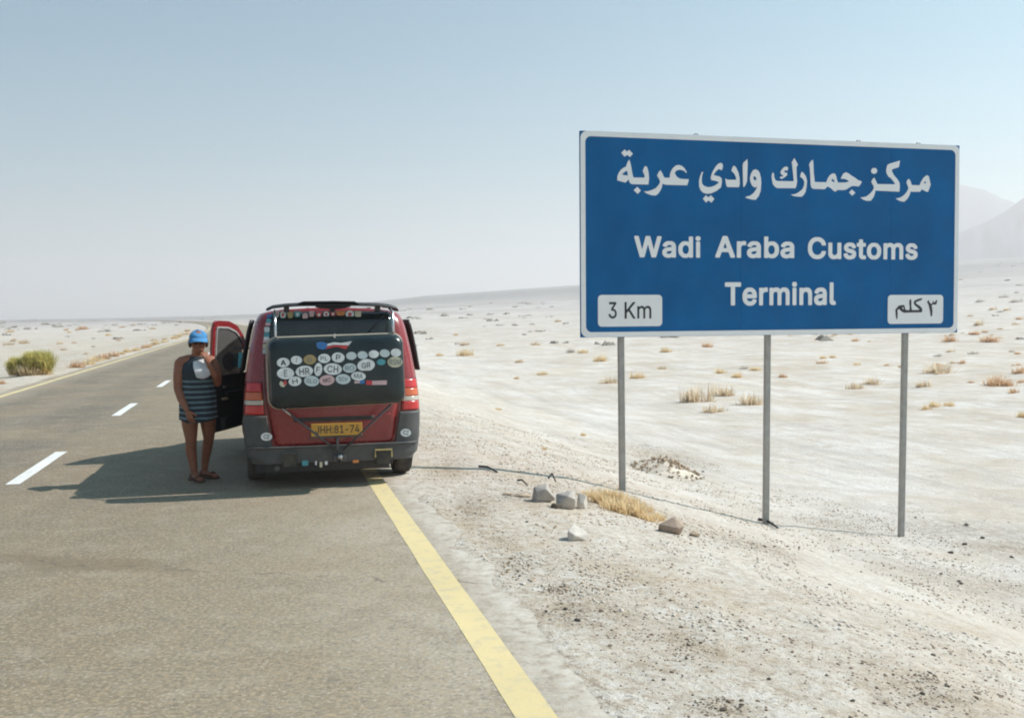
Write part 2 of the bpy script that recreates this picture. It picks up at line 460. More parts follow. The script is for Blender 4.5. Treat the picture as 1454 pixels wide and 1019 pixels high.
def capsule(bm, pts, rad, n=14):
    """tube with rounded ends (for bodies)"""
    pts = [Vector(p) for p in pts]
    rad = [(r, r) if isinstance(r, (int, float)) else r for r in rad]
    def ends(p, q, r, rev):
        d = (p - q).normalized(); m = min(r); out = []
        for k in (1, 2, 3):
            a = k / 3.4 * math.pi / 2
            out.append((p + d * m * math.sin(a), (r[0] * math.cos(a), r[1] * math.cos(a))))
        return out[::-1] if rev else out
    st_ = ends(pts[0], pts[1], rad[0], True); en = ends(pts[-1], pts[-2], rad[-1], False)
    tube(bm, [p for p, _ in st_] + pts + [p for p, _ in en], [r for _, r in st_] + rad + [r for _, r in en], n)

def ellipsoid(bm, c, r, rot=None, sub=3):
    q = bmesh.ops.create_icosphere(bm, subdivisions=sub, radius=1)
    bmesh.ops.scale(bm, vec=r, verts=q['verts'])
    if rot is not None: bmesh.ops.rotate(bm, cent=(0, 0, 0), matrix=rot, verts=q['verts'])
    bmesh.ops.translate(bm, vec=c, verts=q['verts'])

def grid_mesh(name, P, mat, parent=None, smooth=True, thick=0.0, closed=False, uv=None):
    """P[row][col] of points -> quad sheet"""
    nr, nc = len(P), len(P[0])
    vs = [tuple(p) for row in P for p in row]
    fs = []
    for i in range(nr - 1):
        for j in range(nc - (0 if closed else 1)):
            k = (j + 1) % nc
            fs.append((i * nc + j, i * nc + k, (i + 1) * nc + k, (i + 1) * nc + j))
    me = bpy.data.meshes.new(name); me.from_pydata(vs, [], fs); me.update()
    o = link(name, me, mat, parent, smooth)
    if thick:
        md = o.modifiers.new('solid', 'SOLIDIFY'); md.thickness = abs(thick); md.offset = -1 if thick > 0 else 1
    return o

# ------------------------------------------------------------------ ground sheet
SOIL = [(820, 868, 62, 20, .9), (800, 838, 30, 10, .8), (672, 722, 26, 22, .9), (735, 800, 30, 18, .6), (705, 765, 26, 14, .5), (985, 920, 34, 26, .7), (1020, 1003, 50, 14, .8), (930, 950, 60, 30, .35),
        (1340, 985, 70, 26, .7), (1310, 962, 30, 12, .6), (1360, 752, 80, 14, .8), (1430, 775, 60, 12, .8), (1350, 815, 70, 14, .6), (1420, 835, 60, 14, .7), (1180, 745, 60, 10, .5), (1080, 778, 50, 7, .7),
        (1170, 860, 120, 20, .3), (1220, 930, 120, 30, .3), (640, 665, 26, 14, .6), (770, 690, 40, 8, .5), (735, 704, 30, 6, .7), (950, 655, 50, 22, .5), (1290, 725, 40, 8, .4), (880, 905, 60, 16, .3)]
def build_ground():
    a0 = math.pi / 2
    dense = np.radians(np.arange(-34, 34.01, .16)) * -1 + a0
    rest = np.radians(np.arange(38, 323, 4.0)) * -1 + a0
    ang = np.concatenate([dense, rest])
    rad = np.concatenate([[0.0, .8, 1.6], np.geomspace(2.4, 60, 330), np.geomspace(61, 9000, 260)])
    A, RR = np.meshgrid(ang, rad)
    X = RR * np.cos(A); Y = RR * np.sin(A); Z = H(X, Y)
    nr, nc = X.shape
    co = np.stack([X, Y, Z], -1).reshape(-1, 3)
    i, j = np.meshgrid(np.arange(nr - 1), np.arange(nc), indexing='ij')
    k = (j + 1) % nc
    F = np.stack([i * nc + j, (i + 1) * nc + j, (i + 1) * nc + k, i * nc + k], -1).reshape(-1, 4)
    me = bpy.data.meshes.new('ground')
    me.vertices.add(len(co)); me.vertices.foreach_set('co', co.ravel())
    me.loops.add(F.size); me.loops.foreach_set('vertex_index', F.ravel())
    me.polygons.add(len(F)); me.polygons.foreach_set('loop_start', np.arange(0, F.size, 4)); me.polygons.foreach_set('loop_total', np.full(len(F), 4))
    me.update(calc_edges=True); me.validate()
    px, py = [], []
    soil = np.zeros(len(co))
    for (qx, qy, ax, ay, amt) in SOIL:
        c0 = hit(qx, qy); c1 = hit(qx + ax, qy); c2 = hit(qx, qy - ay); c3 = hit(qx, min(qy + ay, 1060))
        wx = abs(c1.x - c0.x) + .02; wy = abs(c2.y - c3.y) / 2 + .05
        d2 = ((co[:, 0] - c0.x) / wx) ** 2 + ((co[:, 1] - c0.y) / wy) ** 2
        soil = np.maximum(soil, amt * np.exp(-d2 * .9))
    at = me.attributes.new('soil', 'FLOAT', 'POINT'); at.data.foreach_set('value', soil)
    trk = np.zeros(len(co))
    for line in (((600, 520), (720, 548), (860, 590), (1000, 612), (1180, 640), (1454, 690)), ((600, 532), (700, 560), (840, 604), (990, 628), (1180, 658), (1454, 712)),
                 ((640, 510), (900, 528), (1150, 560), (1454, 600)), ((620, 560), (740, 600), (900, 655), (1100, 690), (1300, 700), (1454, 738)), ((1100, 600), (1280, 622), (1454, 640))):
        pts = [hit(*p) for p in line]
        for p, q in zip(pts[:-1], pts[1:]):
            d = np.array([q.x - p.x, q.y - p.y]); L2 = d @ d
            k = np.clip(((co[:, 0] - p.x) * d[0] + (co[:, 1] - p.y) * d[1]) / L2, 0, 1)
            dd = np.hypot(co[:, 0] - p.x - k * d[0], co[:, 1] - p.y - k * d[1])
            trk = np.maximum(trk, np.exp(-(dd / (.13 + .006 * np.hypot(co[:, 0], co[:, 1]))) ** 2))
    at = me.attributes.new('track', 'FLOAT', 'POINT'); at.data.foreach_set('value', trk)
    o = link('ground', me, M['ground'], smooth=True)
    tag(o, 'pale white desert sand plain beside the road', kind='structure')
build_ground()

# road sheet
def build_road():
    ts = np.concatenate([np.arange(-25, 0, 2.0), np.arange(0, 30, .12), np.geomspace(30, 1500, 160)])
    us = np.concatenate([[-6.35], np.linspace(-6.1, 1.26, 12)])
    P = []; UVs = []
    for t in ts:
        row = []
        er = 1.52 + .30 * float(fbm(np.array([t * 1.6]), np.array([3.3]), 5)[0]) + .05 * float(vnoise(np.array([t * 7.]), np.array([1.]), 6)[0])
        el = -6.38 + .12 * float(fbm(np.array([t * 1.1]), np.array([9.3]), 8)[0])
        for u in [el] + list(us[1:]) + [er]:
            x, y = xy(u, t); row.append((x, y, 0.0 if t < 400 else -.0)); UVs.append((u, t))
        P.append(row)
    o = grid_mesh('road', P, M['asphalt'], smooth=False)
    # follow the terrain's far rise
    co = np.empty(len(o.data.vertices) * 3); o.data.vertices.foreach_get('co', co); co = co.reshape(-1, 3)
    rr = np.hypot(co[:, 0], co[:, 1])
    mid = np.array([xy(-2, t) for t in ts]); zb = H(mid[:, 0], mid[:, 1]) + .03
    zb = np.where(ts < 30, 0, zb)
    co[:, 2] = np.repeat(zb, len(P[0]))
    o.data.vertices.foreach_set('co', co.ravel())
    uvl = o.data.uv_layers.new(name='UVMap')
    idx = np.empty(len(o.data.loops), int); o.data.loops.foreach_get('vertex_index', idx)
    uvl.data.foreach_set('uv', np.array(UVs)[idx].ravel())
    o.data.update()
    tag(o, 'two lane sun bleached asphalt desert road', kind='structure')
    return ts, zb
RT, RZ = build_road()
def road_z(t): return float(np.interp(t, RT, RZ))

def stripe(name, s, w, t0, t1, mat, step=.4, parent=None, rag=0.0):
    ts = list(np.arange(t0, min(t1, 40), step)) + ([] if t1 <= 40 else list(np.geomspace(max(40, t0), t1, 60)))
    if ts[-1] < t1 - 1e-3: ts.append(t1)
    P = []
    for t in ts:
        a = rag * float(fbm(np.array([t * 5.]), np.array([s]), 4)[0]); b_ = rag * float(fbm(np.array([t * 5.]), np.array([s + 9]), 4)[0])
        x0, y0 = xy(s - w / 2 + a, t); x1, y1 = xy(s + w / 2 + b_, t)
        z = road_z(t) + .002 + min(.05, max(0, t - 60) * .0004)
        P.append([(x0, y0, z), (x1, y1, z)])
    return grid_mesh(name, P, mat, parent, smooth=False)

def road_s(px, py):
    d = ray(px, py); k = -CAMH / d.z
    s, t = st(np.array([d.x * k]), np.array([d.y * k])); return float(s[0]), float(t[0])
sL = road_s(735, 1019)[0]; sR = road_s(797, 1019)[0]; sR2 = road_s(545, 684); sL2 = road_s(521, 684)
yl_c = (sL + sR + sR2[0] + sL2[0]) / 4; yl_w = ((sR - sL) + (sR2[0] - sL2[0])) / 2
sc_ = road_s(47, 666); sc2 = road_s(178, 582)
left_y = road_s(60, 545)
print('ROAD', 'yellow', yl_c, yl_w, 'centre', sc_, sc2, road_s(235, 547), 'left', left_y, road_s(200, 500), 'edge', road_s(760, 800), road_s(850, 880))
tag(stripe('edge_line', yl_c, yl_w, 0.5, 900, M['yellow'], rag=.006), 'faded yellow edge line running under the van', kind='structure')
tag(stripe('edge_line', left_y[0], .14, 3, 900, M['yellow'], rag=.006), 'thin yellow edge line on the far side of the road', kind='structure')
cen = (sc_[0] + sc2[0]) / 2
t_a = road_s(5, 688)[1]; t_b = road_s(90, 643)[1]; t_c = road_s(163, 590)[1]; t_d = road_s(192, 575)[1]
print('dash', t_a, t_b, t_c, t_d, road_s(226, 551)[1], road_s(243, 543)[1])
per = t_c - t_a; ln_ = t_b - t_a + .15
k = -1
while t_a + k * per < 400:
    t0 = t_a + k * per
    tag(stripe('centre_dash', cen, .15, t0, t0 + ln_, M['white_line'], rag=.006), 'white centre line dash on the asphalt', kind='structure')
    k += 1

# dark crack and stain patches come from the asphalt material; one repaired crack is real geometry
# ------------------------------------------------------------------ mountains
def mountain(name, label, ridge, dist, base_drop, seed, mat):
    """ridge: list of (photo px, photo py) of the skyline, built at its real distance with slopes fore and aft"""
    rp = [p for p, _ in ridge]; rq = [q for _, q in ridge]
    xs = np.linspace(rp[0], rp[-1], 260)
    depth = np.linspace(-1, 1, 44)
    P = []
    for i, px in enumerate(xs):
        py = float(np.interp(px, rp, rq))
        d = ray(px, py); k0 = dist / d.y
        crest = CAM + d * k0
        hgt = crest.z
        row = []
        for w in depth:
            fall = (1 - abs(w)) ** 1.15
            rough = float(fbm(np.array([px / 24.]), np.array([w * 5]), seed, 5)[0])
            ridge_n = 1 - abs(float(vnoise(np.array([px / 15.]), np.array([w * 1.2]), seed + 5)[0])) * 2
            hz = hgt * (fall + (.10 * rough + .07 * (ridge_n - .5)) * (1 - abs(w)) * min(1, abs(w) * 5 + .08))
            yy = crest.y + w * dist * .22
            xx = d.x * k0 * (yy / crest.y)
            row.append((xx, yy, max(hz, -1.0) - base_drop * abs(w)))
        P.append(row)
    o = grid_mesh(name, P, mat); tag(o, label, kind='structure'); return o
mm, nt, b = new_mat('haze_blue_mountain_rock')
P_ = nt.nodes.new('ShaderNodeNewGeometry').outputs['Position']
nt.links.new(ramp(nt, noise(nt, P_, .006, 8, .7), [(.3, (.02, .04, .08)), (.7, (.05, .08, .13))]), b.inputs['Base Color'])  # blue of the hazy distance put into the rock colour
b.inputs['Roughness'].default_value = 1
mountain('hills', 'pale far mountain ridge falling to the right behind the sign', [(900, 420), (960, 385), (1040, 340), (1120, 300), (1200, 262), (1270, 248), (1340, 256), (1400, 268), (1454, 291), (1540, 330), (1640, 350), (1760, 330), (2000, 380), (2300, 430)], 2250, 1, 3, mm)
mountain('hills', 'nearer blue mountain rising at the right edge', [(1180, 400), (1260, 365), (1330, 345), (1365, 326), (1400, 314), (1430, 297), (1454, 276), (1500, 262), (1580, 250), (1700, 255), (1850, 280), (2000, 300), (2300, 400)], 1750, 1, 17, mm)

# ------------------------------------------------------------------ haze
HZ = .00060
bm = bmesh.new(); box(bm, (0, 0, 0), (26000, 26000, 344))
hz = obj('haze', bm, None)
hz.location = (0, 0, 172 - 4)
hm = bpy.data.materials.new('desert_haze'); hm.use_nodes = True
nt = hm.node_tree
for n in list(nt.nodes): nt.nodes.remove(n)
ho = nt.nodes.new('ShaderNodeOutputMaterial'); pv = nt.nodes.new('ShaderNodeVolumePrincipled')
pv.inputs['Color'].default_value = (1.0, .94, .92, 1); pv.inputs['Density'].default_value = HZ; pv.inputs['Anisotropy'].default_value = .3
nt.links.new(pv.outputs[0], ho.inputs['Volume'])
hz.data.materials.append(hm)
tag(hz, kind='stuff')
hz['label'] = 'pale dusty desert haze in the air'

# ================================================================== road sign
DL = 12.25
_pl = [(824.5, 187), (1364.5, 205.5), (1357.5, 472.5), (824, 478.5)]
d0 = ray(824.3, 333)
kk = DL / d0.y
SL = CAM + d0 * kk                       # left edge
SIGN_YAW = R(14.0)
SX = Vector((math.cos(SIGN_YAW), math.sin(SIGN_YAW), 0)); SN = Vector((math.sin(SIGN_YAW), -math.cos(SIGN_YAW), 0))
def sign_uv(px, py, off=0.0):
    """photo pixel -> (u, z) on the sign's face plane"""
    d = ray(px, py); base = SL + SN * off
    t = (base - CAM).dot(SN) / d.dot(SN)
    p = CAM + d * t
    return ((p - SL).dot(SX), p.z)
cz = [sign_uv(*p) for p in _pl]
U0 = (cz[0][0] + cz[3][0]) / 2; U1 = (cz[1][0] + cz[2][0]) / 2
Z1 = (cz[0][1] + cz[1][1]) / 2; Z0 = (cz[2][1] + cz[3][1]) / 2
print('SIGN', cz, 'w', U1 - U0, 'h', Z1 - Z0)
# map photo pixels bilinearly so the lettering sits square on the true rectangle
def sgn(px, py):
    # inverse of the perspective: use plane coords then rescale with the corner drift removed
    u, z = sign_uv(px, py)
    fu = (u - U0) / (U1 - U0)
    top = cz[0][1] * (1 - fu) + cz[1][1] * fu; bot = cz[3][1] * (1 - fu) + cz[2][1] * fu
    fz = (z - bot) / (top - bot)
    return (u, Z0 + fz * (Z1 - Z0))
sign = empty('road_sign', (SL.x, SL.y, 0), SIGN_YAW)
tag(sign, 'large blue bilingual customs terminal road sign on three grey posts', 'road sign')
# local frame: x along the board, -y towards the viewer
def flat_curve(name, loops, y, mat, ext=.0015, parent=sign):
    cu = bpy.data.curves.new(name, 'CURVE'); cu.dimensions = '2D'; cu.fill_mode = 'BOTH'; cu.extrude = ext
    for lp in loops:
        sp = cu.splines.new('POLY'); sp.points.add(len(lp) - 1); sp.use_cyclic_u = True
        for q, (a, c) in zip(sp.points, lp): q.co = (a, c, 0, 1)
    tmp = bpy.data.objects.new('tmp', cu); COL.objects.link(tmp)
    dg = bpy.context.evaluated_depsgraph_get(); dg.update()
    me = bpy.data.meshes.new_from_object(tmp.evaluated_get(dg)); me.name = name
    bpy.data.objects.remove(tmp); bpy.data.curves.remove(cu)
    me.transform(Matrix.Translation((0, y, 0)) @ Matrix.Rotation(math.pi / 2, 4, 'X'))
    return link(name, me, mat, parent)

def rrect(x0, x1, z0, z1, r, n=7):
    out = []
    for cx, cz_, a0 in ((x1 - r, z1 - r, 0), (x0 + r, z1 - r, 90), (x0 + r, z0 + r, 180), (x1 - r, z0 + r, 270)):
        for k in range(n + 1):
            a = R(a0 + 90 * k / n); out.append((cx + r * math.cos(a), cz_ + r * math.sin(a)))
    return out

cuts = [U0, sgn(1052, 300)[0], sgn(1265, 300)[0], U1]
for a_, b_ in zip(cuts[:-1], cuts[1:]):
    bm = bmesh.new(); box(bm, ((a_ + b_) / 2, .02, (Z0 + Z1) / 2), (b_ - a_ - .0012, .04, Z1 - Z0)); obj('panel', bm, M['sign_blue'], sign, bevel=.003)
for zc in (Z0 + .30, (Z0 + Z1) / 2 + .05, Z1 - .30):
    for uc in (U0 + .18, cuts[1] - .06, cuts[1] + .06, cuts[2] - .06, cuts[2] + .06, U1 - .18):
        bm = bmesh.new(); ellipsoid(bm, (uc, 0, zc), (.009, .004, .009), sub=1); obj('rivet', bm, M['sign_blue'], sign)
flat_curve('border', [rrect(U0 + .003, U1 - .003, Z0 + .003, Z1 - .003, .085), rrect(U0 + .065, U1 - .065, Z0 + .065, Z1 - .065, .075)], -.003, M['sign_white'])
# aluminium rails behind
for zz in (Z0 + .35, (Z0 + Z1) / 2, Z1 - .35):
    bm = bmesh.new(); box(bm, ((U0 + U1) / 2, .062, zz), (U1 - U0 - .1, .04, .06)); obj('rail', bm, M['sign_back'], sign)
# bolts and clips on the top edge
for px in (990, 1221, 1306):
    u, _ = sgn(px, 200)
    bm = bmesh.new(); tube(bm, [(u - .03, .03, Z1 + .0), (u - .02, .03, Z1 + .022), (u + .02, .03, Z1 + .022), (u + .03, .03, Z1 + .0)], .009, 8)
    obj('clip', bm, M['sign_back'], sign)

def tr(ox, oy, sc, pts): return [sgn(ox + a / sc, oy + c / sc) for a, c in pts]
A = lambda p: tr(870, 205, 11.325, p)
B = lambda p: tr(980, 215, 11.325, p)
Cc = lambda p: tr(1090, 215, 11.185, p)
D = lambda p: tr(1200, 215, 11.185, p)
E = lambda p: tr(1250, 410, 14.54, p)
circ = lambda x, y, r: [(x + r * math.cos(k * math.pi / 8), y + r * math.sin(k * math.pi / 8)) for k in range(16)]
LET = [
 [A([(135,150),(190,95),(226,130),(262,100),(322,165),(275,218),(232,182),(190,212)])],
 [A([(262,255),(280,300),(295,370),(305,430),(320,505),(332,543),(505,545),(515,525),(498,480),(480,440),(505,375),(528,357),(550,375),(565,420),(575,470),(582,560),(572,655),(310,650),(280,635),(262,600),(250,570),(240,590),(205,625),(150,612),(70,588),(75,520),(95,470),(130,420),(175,385),(210,372),(235,300)]),
  A([(145,495),(190,455),(225,435),(238,470),(243,512),(190,508)])],
 [A([(335,745),(392,690),(452,750),(400,805)])],
 [A([(1185,470),(1186,445),(1150,390),(1110,355),(1060,338),(1010,350),(965,390),(930,450),(917,500),(915,545),(830,545),(812,515),(800,480),(765,425),(740,450),(710,510),(735,550),(752,580),(760,610),(745,650),(690,712),(620,745),(560,762),(500,765),(540,795),(620,825),(690,830),(730,800),(770,740),(790,690),(797,640),(850,658),(1000,662),(1195,665),(1210,620),(1222,568),(1080,560),(1030,530),(1005,490),(995,465),(1020,430),(1080,415),(1140,430)])],
 [B([(498,310),(515,290),(524,240),(515,205),(495,190),(455,200),(415,240),(375,300),(345,360),(328,430),(340,465),(400,478),(450,493),(455,512),(400,550),(340,575),(280,580),(220,560),(190,525),(182,470),(188,400),(208,335),(185,338),(155,410),(140,480),(142,570),(165,630),(210,672),(270,688),(340,678),(420,640),(490,585),(508,510),(505,440),(470,410),(410,395),(375,388),(400,340),(450,290),(480,295)])],
 [B([(202,765),(250,710),(290,745),(330,710),(385,768),(340,828),(292,792),(252,828)])],
 [B([(705,232),(740,270),(775,350),(792,440),(795,530),(780,580),(595,578),(575,540),(562,440),(600,460),(735,462),(735,420),(705,360),(660,315),(680,255)])],
 [B([(915,128),(922,200),(918,300),(915,400),(912,480),(890,540),(860,580),(850,560),(845,400),(842,220),(855,185)])],
 [B([(1050,290),(1090,310),(1115,350),(1135,430),(1140,520),(1130,640),(1100,720),(1050,782),(980,775),(930,762),(885,745),(900,728),(960,715),(1020,670),(1060,610),(1075,570),(1035,585),(995,555),(965,490),(958,430),(975,360),(1010,305)]),
  B([(1010,412),(1040,402),(1065,440),(1058,468),(1020,462)])],
 [Cc([(418,105),(440,140),(478,210),(455,250),(458,400),(465,480),(455,540),(440,585),(150,585),(110,560),(80,520),(65,450),(60,390),(70,350),(85,335),(98,360),(100,410),(125,462),(160,472),(400,475),(412,460),(400,340),(385,200),(378,175),(405,135)])],
 [Cc([(300,240),(325,265),(310,310),(285,300),(255,318),(270,335),(310,345),(305,380),(270,410),(225,440),(190,425),(200,402),(240,400),(250,390),(215,370),(200,330),(220,290),(260,250)])],
 [Cc([(540,322),(570,345),(605,400),(622,470),(615,560),(600,640),(570,690),(540,720),(470,718),(410,710),(365,685),(430,680),(490,650),(550,600),(575,540),(580,480),(560,440),(512,400),(525,350)])],
 [Cc([(715,130),(722,180),(730,350),(745,485),(930,488),(950,430),(985,375),(1030,348),(1065,350),(1085,390),(1098,450),(1112,492),(1230,492),(1290,475),(1270,455),(1220,435),(1160,435),(1165,410),(1200,350),(1240,328),(1280,345),(1340,390),(1380,412),(1430,450),(1492,475),(1475,515),(1445,553),(1350,545),(1320,555),(1290,575),(1240,605),(1200,612),(1105,610),(1075,640),(1040,620),(1000,580),(945,555),(920,585),(900,600),(720,595),(690,570),(680,530),(675,400),(665,260),(655,205),(680,160)]),
  Cc([(1005,460),(1025,432),(1050,450),(1062,490),(1030,480)])],
 [Cc([(1290,650),(1335,600),(1390,655),(1340,702)])],
 [D(circ(458, 305, 48))],
 [D([(458,410),(480,450),(510,515),(790,518),(785,500),(750,450),(715,412),(685,395),(655,340),(648,290),(668,210),(700,190),(780,165),(868,138),(860,190),(848,245),(770,270),(740,285),(737,302),(770,370),(830,440),(860,490),(865,550),(858,635),(500,620),(480,612),(470,660),(450,720),(405,780),(340,782),(280,762),(240,730),(330,715),(390,670),(440,610),(455,570),(440,530),(412,480),(430,440)])],
 [D([(1008,428),(1035,465),(1055,528),(1180,532),(1200,480),(1235,420),(1275,380),(1300,370),(1328,390),(1340,450),(1355,520),(1335,580),(1312,638),(1270,625),(1215,595),(1185,635),(1060,635),(1038,630),(1020,690),(985,750),(935,795),(870,785),(800,745),(880,725),(930,690),(975,640),(1000,590),(1000,560),(970,490),(985,450)]),
  D([(1245,490),(1265,465),(1285,485),(1270,508)])],
]
for L in LET: flat_curve('arabic_letter', L, -.004, M['sign_white'])

